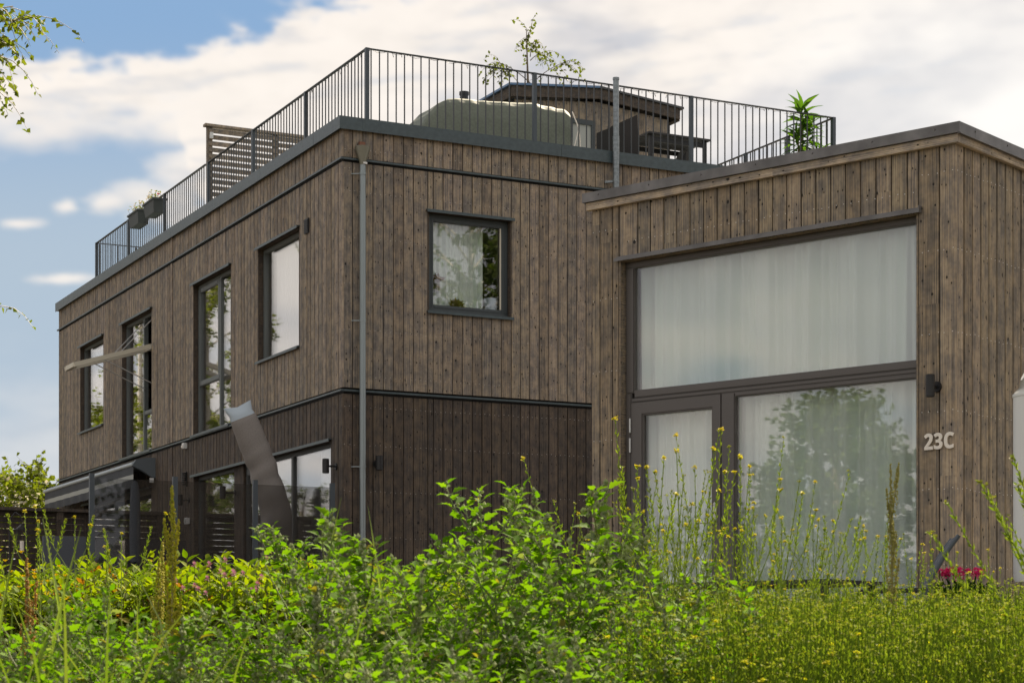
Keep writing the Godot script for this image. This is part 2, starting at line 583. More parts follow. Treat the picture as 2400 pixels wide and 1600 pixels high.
func shell(mb: MB, face: int, length: float, v0: float, v1: float, holes: Array, n0: float, n1: float) -> void:
	var us := [0.03 if face == 0 else 0.0, length]
	var vs := [v0, v1]
	for h in holes:
		us.append_array([h[0], h[1]])
		vs.append_array([h[2], h[3]])
	us.sort()
	vs.sort()
	for a in us.size() - 1:
		if us[a + 1] - us[a] < 0.001:
			continue
		var from := v0
		for b in vs.size() - 1:
			var cu: float = (us[a] + us[a + 1]) / 2
			var cv: float = (vs[b] + vs[b + 1]) / 2
			var open := false
			for h in holes:
				open = open or (cu > h[0] and cu < h[1] and cv > h[2] and cv < h[3])
			if open:
				if vs[b] - from > 0.001:
					fbox(mb, face, us[a], us[a + 1], from, vs[b], n0, n1)
				from = vs[b + 1]
		if v1 - from > 0.001:
			fbox(mb, face, us[a], us[a + 1], from, v1, n0, n1)

func panes(w: Node3D, face: int, rects: Array, o: float) -> void:
	for r in rects:
		var mb := MB.new()
		fbox(mb, face, r[0], r[1], r[2], r[3], o - 0.004, o)
		fbox(mb, face, r[0], r[1], r[2], r[3], o - 0.020, o - 0.016)
		fbox(mb, face, r[0], r[1], r[2], r[3], o - 0.036, o - 0.032)
		part("pane", mb, M.glass, w)

func window(root: Node3D, face: int, u0: float, u1: float, v0: float, v1: float, frame: Material, bars: Array, glass: Array, sill_out := 0.045) -> Node3D:
	var w := node("window", root)
	var mb := MB.new()
	for e in [[u0, u0 + 0.016, v0, v1], [u1 - 0.016, u1, v0, v1], [u0 + 0.016, u1 - 0.016, v1 - 0.016, v1]]:
		fbox(mb, face, e[0], e[1], e[2], e[3], -0.16, -0.003)
	part("reveal", mb, M.stained_board_1, w)
	mb = MB.new()
	var f := 0.055
	var a := u0 + 0.018
	var b := u1 - 0.018
	for e in [[a, a + f, v0 + f, v1 - 0.018 - f], [b - f, b, v0 + f, v1 - 0.018 - f], [a, b, v1 - 0.018 - f, v1 - 0.018], [a, b, v0, v0 + f]] + bars:
		fbox(mb, face, e[0], e[1], e[2], e[3], -0.15, -0.085)
		fbox(mb, face, e[0] + 0.012, e[1] - 0.012, e[2] + 0.012, e[3] - 0.012, -0.086, -0.078)
	part("frame", mb, frame, w)
	panes(w, face, glass, -0.105)
	mb = MB.new()
	fbox(mb, face, u0 - 0.03, u1 + 0.03, v1, v1 + 0.012, -0.02, 0.05)
	fbox(mb, face, u0 - 0.03, u1 + 0.03, v1 - 0.026, v1, 0.042, 0.05)
	part("lintel_flashing", mb, M.flashing, w)
	if sill_out > 0:
		mb = MB.new()
		fbox(mb, face, u0 - 0.02, u1 + 0.02, v0 - 0.014, v0, -0.15, sill_out)
		fbox(mb, face, u0 - 0.02, u1 + 0.02, v0 - 0.036, v0 - 0.014, sill_out - 0.008, sill_out)
		part("sill", mb, M.flashing, w)
	return w

func curtain(called: String, label: String, frame: Transform3D, face: int, u0: float, u1: float, v0: float, v1: float, o: float, m: Material, fold: float, depth: float) -> void:
	var o0 := fp(face, (u0 + u1) / 2, v0, o)
	var t := hthing(called, label, "curtain", frame, o0)
	var mb := MB.new()
	var n := int((u1 - u0) / 0.012)
	var ph := rnd(0, 9)
	var rows := 5
	var grid := []
	for j in rows:
		var line := []
		var h := lerpf(v0, v1, j / (rows - 1.0))
		for k in n + 1:
			var u := lerpf(u0, u1, float(k) / n)
			var s := u / fold
			var wav := sin(TAU * s + 2.2 * sin(s * 1.7 + ph) + 0.15 * j) * (0.65 + 0.35 * sin(s * 2.9 + ph)) + 0.4 * sin(TAU * s * 0.43 + ph) + 0.3 * sin(TAU * s * 2.3 + ph * 2.0 + sin(s * 5.0))
			line.append(fp(face, u, h, o + depth * wav) - o0)
		grid.append(line)
	for j in rows - 1:
		for k in n:
			mb.quad(grid[j][k], grid[j + 1][k], grid[j + 1][k + 1], grid[j][k + 1], Vector3(-1, 0, 0) if face == 0 else Vector3(0, 0, 1))
	part("fabric", mb, m, t)
	mb = MB.new()
	mb.bar(fp(face, u0, v1 + 0.015, o) - o0, fp(face, u1, v1 + 0.015, o) - o0, 0.03, 0.025)
	part("rail", mb, M.white_plastic, t)

func wall_lamp(label: String, frame: Transform3D, face: int, u: float, h: float, reach := 0.12, r := 0.036, tall := 0.18) -> void:
	var o := fp(face, u, h, 0.003)
	var t := hthing("wall_lamp", label, "lamp", frame, o, "black wall lamps")
	var out := fp(face, u, h, 1.0) - fp(face, u, h, 0.0)
	var mb := MB.new()
	mb.tube([Vector3.ZERO, out * 0.018], [0.045, 0.043], 16)
	part("wall_plate", mb, M.black_metal, t)
	mb = MB.new()
	mb.tube([out * 0.018, out * (reach - r * 0.8)], [0.014, 0.014], 10)
	part("bracket", mb, M.black_metal, t)
	mb = MB.new()
	var c := out * reach
	mb.tube([c - Vector3.UP * (tall * 0.5 - 0.012), c - Vector3.UP * tall * 0.5, c - Vector3.UP * (tall * 0.5 - 0.004), c + Vector3.UP * (tall * 0.5 - 0.004), c + Vector3.UP * tall * 0.5, c + Vector3.UP * (tall * 0.5 - 0.012)], [r * 0.8, r * 0.86, r, r, r * 0.86, r * 0.8], 20)
	part("lamp_body", mb, M.black_metal, t)

# ---------- the large house ----------
func build_large_house() -> void:
	vb = 0.3
	var L := 15.25
	var W := 8.83
	var h := hthing("timber_house", "large brown timber-clad house with dark flat roof edge and roof terrace", "house", HM, Vector3.ZERO)
	var wa := [[11.86, 13.57, 4.2, 5.84], [8.71, 10.61, 3.44, 5.84], [4.53, 6.41, 3.44, 5.84], [1.6, 3.31, 4.2, 5.84], [0.4, 6.4, 0.42, 2.80], [8.75, 13.3, 0.42, 2.80]]
	var wb := [[1.22, 2.46, 4.53, 5.86]]
	var bands := [[0.32, 3.36, "stained"], [3.445, 6.375, "weathered"], [6.44, 6.80, "weathered"]]
	var bands_b := bands
	facade(h, 0, L, bands, wa, func(u, _v): return u < 7.6)
	facade(h, 1, W, bands_b, wb, func(u, v): return u < (6.6 if v > 6.0 else 4.0))
	# walls, floors, roof
	var mb := MB.new()
	shell(mb, 0, L, 0.0, 6.80, wa, -0.2, -0.03)
	part("wall", mb, M.membrane, h)
	mb = MB.new()
	var p := []
	vb = 0.3
	shell(mb, 1, W - 0.2, 0.0, 6.80, [[0.0, 0.2, 0.0, 6.80]] + wb, -0.2, -0.03)
	part("wall", mb, M.membrane, h)
	mb = MB.new()
	mb.box(Vector3(0, -0.3, -L), Vector3(W, 6.5, -L + 0.02))
	mb.box(Vector3(W - 0.2, -0.3, -L + 0.02), Vector3(W, 6.5, -0.02))
	part("wall", mb, M.stained_board_0, h)
	mb = MB.new()
	for y in [0.0, 3.0]:
		mb.box(Vector3(0.2, y - 0.1, -L + 0.02), Vector3(W - 0.2, y + 0.1, -0.2))
	mb.box(Vector3(0.2, 6.3, -L + 0.02), Vector3(W - 0.2, 6.5, -0.2))
	for z in [-7.5, -3.9]:
		mb.box(Vector3(0.2, 0.1, z - 0.06), Vector3(W - 0.2, 6.3, z + 0.06))
	mb.box(Vector3(4.2, 0.1, -L + 0.02), Vector3(4.3, 6.3, -0.2))
	part("inner_walls", mb, M.plaster, h)
	mb = MB.new()
	mb.box(Vector3(0.26, 6.5, -L), Vector3(W, 6.58, -0.26))
	part("roof", mb, M.flashing, h)
	# metal edge of the roof in lengths, with their joints
	var u := -0.06
	for e in [0.9, 3.05, 5.25, 7.45, 9.7, 11.95, 14.2, L + 0.06]:
		mb = MB.new()
		fbox(mb, 0, u, e - 0.005, 6.80, 6.952, -0.26, 0.06)
		fbox(mb, 0, u, e - 0.005, 6.785, 6.80, 0.052, 0.06)
		part("parapet_flashing", mb, M.flashing, h)
		u = e
	u = 0.262
	for e in [3.2, 6.1, W]:
		mb = MB.new()
		fbox(mb, 1, u, e - 0.004, 6.80, 6.952, -0.26, 0.06)
		fbox(mb, 1, u if u > 0.3 else -0.05, e - 0.004, 6.785, 6.80, 0.052, 0.06)
		part("parapet_flashing", mb, M.flashing, h)
		u = e
	for y in [3.385, 6.395]:
		mb = MB.new()
		fbox(mb, 0, -0.035, L + 0.03, y + 0.006, y + 0.03, 0.003, 0.035)
		part("drip_edge", mb, M.flashing, h)
		mb = MB.new()
		fbox(mb, 1, 0.001, W, y + 0.006, y + 0.03, 0.003, 0.035)
		part("drip_edge", mb, M.flashing, h)
	# a corner board where the two dwellings meet
	for b in [[0.32, 3.36], [3.445, 6.375], [6.44, 6.80]]:
		mb = MB.new()
		board(mb, 0, 7.50, 7.58, b[0], b[1], 0.0025, 0.02)
		part("joint_board", mb, M.weathered_board_2 if b[0] > 1 else M.stained_board_2, h)
	# windows of the long side
	var fm: Material = M.window_frame
	var s := 0.016
	window(h, 0, 11.86, 13.57, 4.2, 5.84, fm, [], [[11.93, 13.50, 4.255, 5.77]])
	var w2 := window(h, 0, 8.71, 10.61, 3.44, 5.84, fm, [[9.44, 9.52, 3.495, 5.767], [8.78, 9.44, 4.10, 4.17]], [[9.52, 10.54, 3.495, 5.767], [8.78, 9.44, 3.495, 4.10]], 0.05)
	window(h, 0, 4.53, 6.41, 3.44, 5.84, fm, [[5.24, 5.32, 3.495, 5.767], [5.32, 6.34, 4.22, 4.30], [5.325, 5.395, 4.30, 5.767], [6.265, 6.337, 4.30, 5.767], [5.395, 6.265, 5.70, 5.767]], [[4.60, 5.24, 3.495, 5.767], [5.395, 6.265, 4.30, 5.70], [5.32, 6.337, 3.495, 4.22]], 0.05)
	window(h, 0, 1.6, 3.31, 4.2, 5.84, fm, [], [[1.67, 3.24, 4.255, 5.77]])
	# the sash of the second window, swung out nearly flat
	var sash := node("sash", w2)
	var out := Vector2(1.31, -0.40)
	mb = MB.new()
	var q := func(uu: float, k: float, up: float) -> Vector3:
		return fp(0, uu, 5.2 + out.y * k + up, out.x * k)
	for e in [[8.80, -0.12, 8.80, 1.0], [9.40, -0.12, 9.40, 1.0]]:
		mb.bar(q.call(e[0], e[1], 0), q.call(e[2], e[3], 0), 0.07, 0.075)
	for k in [-0.10, 0.975]:
		mb.bar(q.call(8.835, k, 0), q.call(9.365, k, 0), 0.07, 0.075)
	share("sash_frame", mb.mesh(M.white_frame), sash)
	mb = MB.new()
	var corners := []
	for k in 8:
		corners.append(q.call(9.36 if k & 1 else 8.84, 0.95 if k & 2 else -0.07, 0.01 if k & 4 else 0.0))
	mb.hexa(corners)
	share("pane", mb.mesh(M.glass), sash)
	mb = MB.new()
	for uu in [8.80, 9.40]:
		mb.bar(fp(0, uu, 5.72, -0.08), q.call(uu, 0.42, 0), 0.03, 0.012)
		mb.bar(fp(0, uu, 4.55, -0.08), q.call(uu, 0.62, -0.02), 0.025, 0.012)
	share("stay", mb.mesh(M.steel), sash)
	# ground floor of the long side
	mb = MB.new()
	for k in 3:
		board(mb, 0, 4.065 + k * 0.145, 4.205 + k * 0.145, 0.45, 2.78, -0.16, -0.04)
	part("door_post", mb, M.dark_board_2, h)
	window(h, 0, 0.4, 6.4, 0.42, 2.80, M.patio_frame, [[2.03, 2.13, 0.475, 2.727], [4.01, 4.06, 0.475, 2.727], [4.5, 4.55, 0.475, 2.727], [3.28, 3.36, 0.475, 2.727], [3.36, 4.06, 2.62, 2.727], [3.36, 3.44, 0.475, 2.62], [3.98, 4.06, 0.475, 2.62]], [[4.55, 6.33, 0.475, 2.727], [3.44, 3.98, 0.475, 2.62], [2.13, 3.28, 0.475, 2.727], [0.473, 2.03, 0.475, 2.727]], 0.0)
	window(h, 0, 8.75, 13.3, 0.42, 2.80, M.patio_frame, [[10.2, 10.3, 0.475, 2.727], [11.3, 11.4, 0.475, 2.727]], [[8.82, 10.2, 0.475, 2.727], [10.3, 11.3, 0.475, 2.727], [11.4, 13.23, 0.475, 2.727]], 0.0)
	# the square window of the short side
	var wq := window(h, 1, 1.22, 2.46, 4.53, 5.86, M.dark_frame, [[1.293, 1.335, 4.585, 5.787], [2.345, 2.387, 4.585, 5.787], [1.335, 2.345, 5.742, 5.787], [1.335, 2.345, 4.585, 4.635]], [[1.335, 2.345, 4.635, 5.742]])
	mb = MB.new()
	fbox(mb, 1, 2.325, 2.343, 4.64, 5.74, -0.10, -0.082)
	part("glazing_bead", mb, M.white_frame, wq)
	# ventilation grille
	mb = MB.new()
	fbox(mb, 0, 1.2, 1.36, 5.68, 5.88, 0.003, 0.02)
	for k in 8:
		fbox(mb, 0, 1.215, 1.345, 5.695 + k * 0.022, 5.707 + k * 0.022, 0.0201, 0.03)
	part("vent_grille", mb, M.black_metal, h)
	# nail heads, two to a board in level rows
	mb = MB.new()
	for y in [3.6, 4.2, 4.8, 5.4, 6.0, 6.3, 6.55, 0.9, 1.5, 2.1, 2.7, 3.2]:
		var x := 0.03
		while x < 4.2:
			if not (x > 1.2 and x < 2.5 and y > 4.5 and y < 5.9):
				var c := fp(1, x + rnd(-0.006, 0.006), y + rnd(-0.008, 0.008), 0.0025)
				mb.box(c - Vector3(0.0028, 0.0028, 0.001), c + Vector3(0.0028, 0.0028, 0.001))
			x += PITCH * 0.5
	part("nail_heads", mb, M.nail, h).set_meta("kind", "stuff")

	curtain("curtain", "white curtain behind the nearest upper window of the long wall", HM, 0, 1.66, 3.26, 4.1, 5.8, -0.28, M.linen, 0.16, 0.012)
	curtain("curtain", "pale green sheer curtain with folds in the square window", HM, 1, 1.3, 2.14, 4.5, 5.84, -0.25, M.sheer, 0.12, 0.022)
	curtain("curtain", "white curtain in the patio window beside the house corner", HM, 0, 0.45, 1.5, 0.5, 2.75, -0.3, M.linen, 0.1, 0.02)
	curtain("curtain", "pale curtain in the tall window beside the joint board", HM, 0, 4.6, 5.0, 3.5, 5.8, -0.3, M.linen, 0.12, 0.02)

	for k in 3:
		var o := fp(1, [1.43, 1.72, 2.24][k], [4.95, 4.64, 4.80][k], -0.195)
		var pt := hthing("window_plant", ["reddish-brown leafy plant at the left inside the square window", "small yellow-green plant on the sill of the square window", "dark green plant on a lilac pot at the right of the square window"][k], "plant", HM, o, "plants in the square window")
		var pot := MB.new()
		pot.tube([Vector3(0, -0.34 if k == 2 else -0.12, 0), Vector3(0, 0.0, 0)], [0.07, 0.09] if k == 2 else [0.04, 0.05], 14)
		part("pot", pot, [M.hopper_metal, M.hopper_metal, M.cover_cap][k], pt)
		var fo := MB.new()
		for j in 60:
			var d := Vector3(rnd(-1, 1), rnd(0.1, 1.2), rnd(-0.5, 0.5)).normalized()
			fo.col = [Color(0.16, 0.06, 0.03), Color(0.25, 0.20, 0.04), Color(0.035, 0.05, 0.02)][k]
			fo.leaf(d * rnd(0.0, 0.07) * Vector3(1, 1, 0.5), d, Vector3(0, 0.3, 1), rnd(0.05, 0.09), 0.04)
		part("foliage", fo, M.leaf, pt)
	wall_lamp("black wall lamp by the patio window next to the house corner", HM, 0, 0.2, 2.43, 0.15, 0.045, 0.19)
	wall_lamp("black wall lamp on the post between patio window and terrace door", HM, 0, 4.3, 2.38, 0.2, 0.045, 0.19)
	wall_lamp("black wall lamp on the planks left of the patio window", HM, 0, 6.62, 2.43, 0.15, 0.045, 0.17)
	wall_lamp("black wall lamp on the dark planks behind the drainpipe", HM, 1, 0.47, 2.47, 0.12, 0.05, 0.19)
	var sb := hthing("sensor_box", "small white sensor box under the drip edge of the long wall", "sensor", HM, fp(0, 6.76, 3.27, 0.003))
	mb = MB.new()
	mb.box(Vector3(-0.06, 0, -0.05), Vector3(0, 0.09, 0.05))
	part("housing", mb, M.white_plastic, sb)
	mb = MB.new()
	mb.box(Vector3(-0.075, 0.015, -0.03), Vector3(-0.0602, 0.05, 0.03))
	part("lens", mb, M.number_white, sb)
	var so := hthing("socket_box", "small grey-white outdoor socket low on the terrace wall", "socket", HM, fp(0, 6.62, 2.05, 0.003))
	mb = MB.new()
	mb.box(Vector3(-0.06, 0, -0.05), Vector3(0, 0.1, 0.05))
	part("housing", mb, M.white_plastic, so)
	mb = MB.new()
	mb.box(Vector3(-0.07, 0.02, -0.04), Vector3(-0.0602, 0.08, 0.04))
	part("lid", mb, M.awning_pale, so)
	var an := hthing("cable_holder", "ribbed black holder on the wall above the terrace", "holder", HM, fp(0, 6.73, 2.68, 0.003))
	mb = MB.new()
	for k in 6:
		mb.tube([Vector3(-0.05, k * 0.035, 0), Vector3(-0.05, k * 0.035 + 0.022, 0)], [0.04, 0.04], 10)
	mb.box(Vector3(-0.02, -0.02, -0.02), Vector3(0, 0.22, 0.02))
	part("body", mb, M.black_metal, an)

	# drainpipe with its hopper
	var dp := hthing("drainpipe", "grey metal drainpipe with funnel-shaped hopper at the house corner", "drainpipe", HM, fp(1, 0.255, 0.35, 0.075))
	mb = MB.new()
	mb.tube([Vector3.ZERO, Vector3(0, 1.9, 0), Vector3(0, 1.905, 0), Vector3(0, 3.4, 0), Vector3(0, 5.6, 0), Vector3(0, 5.605, 0), Vector3(0, 6.02, 0)], [0.039, 0.039, 0.041, 0.041, 0.041, 0.039, 0.039], 20)
	part("pipe", mb, M.pipe_metal, dp)
	mb = MB.new()
	mb.tube([Vector3(0, 5.99, 0), Vector3(0, 6.03, 0), Vector3(0, 6.17, -0.0), Vector3(0, 6.175, 0), Vector3(0, 6.225, 0), Vector3(0, 6.225, 0), Vector3(0, 6.10, 0)], [0.043, 0.045, 0.092, 0.096, 0.102, 0.096, 0.06], 22, false)
	part("hopper", mb, M.hopper_metal, dp)
	mb = MB.new()
	mb.box(Vector3(-0.01, 5.995, 0.035), Vector3(0.045, 6.02, 0.05))
	part("sticker", mb, M.white_plastic, dp)
	for y in [2.05, 3.95, 5.86]:
		mb = MB.new()
		mb.tube([Vector3(0, y, 0), Vector3(0, y + 0.03, 0)], [0.045, 0.045], 20)
		mb.bar(Vector3(-0.13, y + 0.015, -0.07), Vector3(-0.02, y + 0.015, 0.0), 0.012, 0.012)
		part("clamp", mb, M.pipe_metal, dp)
	mb = MB.new()
	mb.box(Vector3(-0.03, 6.25, -0.078), Vector3(0.05, 6.30, -0.03))
	part("spout", mb, M.terracotta, dp)
	var gp := hthing("steel_pole", "galvanised steel pole standing against the short wall above the roof edge", "pole", HM, fp(1, 4.02, 0.35, 0.12))
	mb = MB.new()
	mb.tube([Vector3.ZERO, Vector3(0, 6.8, 0), Vector3(0, 6.803, 0), Vector3(0, 7.55, 0), Vector3(0, 7.6, 0)], [0.045, 0.045, 0.04, 0.04, 0.04], 18)
	part("tube", mb, M.galvanised, gp)
	mb = MB.new()
	mb.tube([Vector3(0, 7.575, 0), Vector3(0, 7.605, 0)], [0.046, 0.046], 18)
	part("cap", mb, M.galvanised, gp)
	for y in [6.15, 3.2]:
		mb = MB.new()
		mb.tube([Vector3(0, y, 0), Vector3(0, y + 0.04, 0)], [0.05, 0.05], 18)
		mb.bar(Vector3(-0.11, y + 0.02, -0.11), Vector3(-0.02, y + 0.02, 0.0), 0.035, 0.03)
		part("bracket", mb, M.galvanised, gp)
	mb = MB.new()
	mb.box(Vector3(-0.09, -0.05, -0.09), Vector3(0.09, 0.0, 0.09))
	part("base_plate", mb, M.galvanised, gp)

# ---------- the low house in front ----------
func build_front_house() -> void:
	vb = -0.25
	var L := 3.70
	var W := 6.5
	var h := hthing("front_house", "low timber-clad house with a large curtained window and flat brown roof edge", "house", HC, Vector3.ZERO)
	var holes := [[0.335, 3.385, 0.10, 3.575]]
	facade(h, 0, L, [[-0.2, 4.10, "front"]], holes, func(_u, _v): return true)
	facade(h, 1, W, [[-0.2, 4.10, "front"]], [], func(u, _v): return u < 3.2)
	var mb := MB.new()
	shell(mb, 0, L, -0.25, 4.10, holes, -0.2, -0.03)
	part("wall", mb, M.membrane, h)
	mb = MB.new()
	fbox(mb, 1, 0.2, W, -0.25, 4.10, -0.2, -0.03)
	part("wall", mb, M.membrane, h)
	mb = MB.new()
	mb.box(Vector3(0.0, 0, -L), Vector3(W, 4.3, -L + 0.02))
	mb.box(Vector3(W - 0.05, 0, -L + 0.02), Vector3(W, 4.3, -0.21))
	part("wall", mb, M.stained_board_0, h)
	mb = MB.new()
	mb.box(Vector3(0.2, 0.2, -L + 0.02), Vector3(W - 0.06, 0.38, -0.2))
	mb.box(Vector3(3.2, 0.38, -L + 0.02), Vector3(3.3, 4.2, -0.2))
	part("inner_walls", mb, M.plaster, h)
	mb = MB.new()
	mb.box(Vector3(0.21, 4.2, -L), Vector3(W, 4.36, -0.21))
	part("roof", mb, M.front_flashing, h)
	mb = MB.new()
	board(mb, 0, -0.045, L + 0.03, 4.065, 4.135, 0.004, 0.045, true)
	part("fascia_board", mb, M.pale_board_0, h)
	mb = MB.new()
	board(mb, 1, -0.003, W, 4.065, 4.135, 0.004, 0.045, true)
	part("fascia_board", mb, M.pale_board_0, h)
	mb = MB.new()
	fbox(mb, 0, -0.07, L + 0.06, 4.137, 4.222, -0.2, 0.07)
	part("roof_flashing", mb, M.front_flashing, h)
	mb = MB.new()
	fbox(mb, 1, 0.202, W, 4.137, 4.222, -0.2, 0.07)
	fbox(mb, 1, -0.06, W, 4.129, 4.137, 0.046, 0.074)
	part("roof_flashing", mb, M.front_flashing, h)
	mb = MB.new()
	for k in 7:
		var c := fp(0, 0.15 + k * 0.57, 4.19, 0.07)
		mb.tube([c, c - Vector3(0.006, 0, 0)], [0.009, 0.006], 8)
		c = fp(1, 0.2 + k * 0.57, 4.19, 0.07)
		mb.tube([c, c + Vector3(0, 0, 0.006)], [0.009, 0.006], 8)
	part("screw_heads", mb, M.front_flashing, h).set_meta("kind", "stuff")
	# the glazed front
	var w := node("window", h)
	mb = MB.new()
	for e in [[0.335, 0.353, 0.10, 3.575], [3.367, 3.385, 0.10, 3.575], [0.353, 3.367, 3.557, 3.575]]:
		fbox(mb, 0, e[0], e[1], e[2], e[3], -0.16, -0.003)
	part("reveal", mb, M.front_board_1, w)
	mb = MB.new()
	var bars := [[0.355, 0.375, 0.15, 3.5], [3.27, 3.365, 2.36, 3.5], [3.30, 3.365, 0.15, 2.36], [0.355, 3.365, 3.5, 3.555], [0.375, 3.27, 2.315, 2.385], [0.375, 3.30, 2.275, 2.312], [2.17, 2.315, 0.15, 2.275], [0.355, 3.365, 0.10, 0.15], [0.375, 2.17, 0.15, 0.2], [0.375, 2.17, 2.235, 2.275]]
	for e in bars:
		fbox(mb, 0, e[0], e[1], e[2], e[3], -0.15, -0.085)
		fbox(mb, 0, e[0] + 0.008, e[1] - 0.008, e[2] + 0.008, e[3] - 0.008, -0.086, -0.075)
	part("frame", mb, M.door_frame, w)
	panes(w, 0, [[0.375, 3.27, 2.385, 3.5], [0.375, 2.17, 0.2, 2.235]], -0.105)
	mb = MB.new()
	fbox(mb, 0, 0.31, 3.41, 3.577, 3.586, -0.02, 0.045)
	fbox(mb, 0, 0.31, 3.41, 3.586, 3.604, 0.003, 0.008)
	fbox(mb, 0, 0.31, 3.41, 3.556, 3.577, 0.039, 0.045)
	fbox(mb, 0, 0.303, 0.31, 3.556, 3.61, 0.003, 0.045)
	part("lintel_flashing", mb, M.front_flashing, w)
	mb = MB.new()
	fbox(mb, 0, 0.33, 3.39, 0.075, 0.10, -0.15, 0.05)
	part("sill", mb, M.front_flashing, w)
	var d := node("door", h)
	mb = MB.new()
	for e in [[2.318, 2.40, 0.16, 2.27], [3.18, 3.298, 0.16, 2.27], [2.40, 3.18, 2.165, 2.27], [2.40, 3.18, 0.16, 0.36]]:
		fbox(mb, 0, e[0], e[1], e[2], e[3], -0.14, -0.07)
	for e in [[2.40, 2.415, 0.375, 2.15], [3.165, 3.18, 0.375, 2.15], [2.40, 3.18, 2.15, 2.165], [2.40, 3.18, 0.36, 0.375]]:
		fbox(mb, 0, e[0], e[1], e[2], e[3], -0.11, -0.08)
	part("door_leaf", mb, M.door_frame, d)
	panes(d, 0, [[2.415, 3.165, 0.375, 2.15]], -0.1)
	for y in [[2.0, 2.13], [1.82, 1.95], [0.5, 0.63]]:
		mb = MB.new()
		var a := fp(0, 3.305, y[0], -0.062)
		var b := fp(0, 3.305, y[1], -0.062)
		mb.tube([a, b], [0.011, 0.011], 12)
		part("hinge", mb, M.steel, d)
	mb = MB.new()
	fbox(mb, 0, 2.352, 2.388, 1.13, 1.30, -0.0695, -0.06)
	var hc := fp(0, 2.37, 1.305, -0.0655)
	mb.tube([hc + Vector3(0.004, 0, 0), hc - Vector3(0.0055, 0, 0)], [0.018, 0.018], 14)
	part("handle_plate", mb, M.steel, d)
	mb = MB.new()
	mb.tube([fp(0, 2.37, 1.145, -0.06), fp(0, 2.37, 1.145, -0.01), fp(0, 2.385, 1.145, 0.0), fp(0, 2.52, 1.14, 0.0)], [0.009, 0.009, 0.009, 0.009], 10)
	part("handle", mb, M.steel, d)
	mb = MB.new()
	for y in [3.86, 3.235, 2.57, 1.94, 1.315, 0.7, 0.1]:
		for uu in [0.025, 0.10, 0.155, 0.235, 0.295, 3.41, 3.47, 3.535, 3.60, 3.675]:
			var c := fp(0, uu + rnd(-0.006, 0.006), y + rnd(-0.006, 0.006), 0.0025)
			mb.box(c - Vector3(0.001, 0.0034, 0.0034), c + Vector3(0.001, 0.0034, 0.0034))
		for k in 44:
			var c := fp(1, 0.035 + k * 0.0722 + rnd(-0.006, 0.006), y + rnd(-0.01, 0.01), 0.0025)
			mb.box(c - Vector3(0.0034, 0.0034, 0.001), c + Vector3(0.0034, 0.0034, 0.001))
	for k in 41:
		var c := fp(0, 0.375 + k * 0.0722 + rnd(-0.008, 0.008), 3.733 + rnd(-0.006, 0.006), 0.0025)
		mb.box(c - Vector3(0.001, 0.0034, 0.0034), c + Vector3(0.001, 0.0034, 0.0034))
	part("nail_heads", mb, M.nail, h).set_meta("kind", "stuff")
	curtain("curtain", "wide pale sheer curtain filling the large upper pane", HC, 0, 0.38, 3.3, 2.30, 3.66, -0.245, M.sheer, 0.21, 0.038)
	curtain("curtain", "pale sheer curtain behind the lower pane and glazed door", HC, 0, 0.38, 3.3, 0.16, 2.24, -0.265, M.sheer, 0.2, 0.038)
	wall_lamp("matt black cylinder lamp above the white house number", HC, 0, 0.165, 2.135, 0.11, 0.036, 0.18)
	var font := SystemFont.new()
	font.font_names = PackedStringArray(["Droid Sans"])
	font.font_weight = 700
	for k in 3:
		var tm := TextMesh.new()
		tm.text = ["2", "3", "C"][k]
		var bold := FontVariation.new()
		bold.base_font = font
		bold.variation_embolden = 0.5
		tm.font = bold
		tm.font_size = 64
		tm.pixel_size = 0.0027
		tm.depth = 0.012
		tm.material = M.number_white
		var o := MeshInstance3D.new()
		o.name = numbered("house_number")
		o.mesh = tm
		add_child(o)
		var at := HC * fp(0, [0.236, 0.148, 0.056][k], 1.692, 0.012)
		o.transform = Transform3D(HC.basis * Basis(Vector3.UP, -PI / 2) * Basis.from_scale(Vector3(0.86, 1, 1)), at)
		tag(o, ["white numeral 2 on the brown planks below the wall lamp", "white numeral 3 in the middle of the house number", "white letter C at the end of the house number"][k], "house number", "house number characters")

func leaf_shapes(n: int, wide: float, teeth: float, c0: Color, c1: Color) -> Array:
	var out := []
	for k in n:
		var mb := MB.new()
		mb.col = c0.lerp(c1, (k + 0.5) / n)
		mb.big_leaf(Vector3.ZERO, Vector3(0, 0, 1), Vector3.UP, 1.0, wide * rnd(0.85, 1.15), rnd(0.15, 0.5), teeth * rnd(0.5, 1.5))
		out.append(mb.mesh(M.leaf))
	return out

func leaf_place(p: Vector3, d: Vector3, l: float) -> Transform3D:
	var up := Vector3(rnd(-0.7, 0.7), 1.0, rnd(-0.7, 0.7)).normalized()
	if absf(d.dot(up)) > 0.96:
		up = Vector3.RIGHT
	var s := d.cross(up).normalized()
	return Transform3D(Basis(-s * l, s.cross(d) * l, d * l), p)

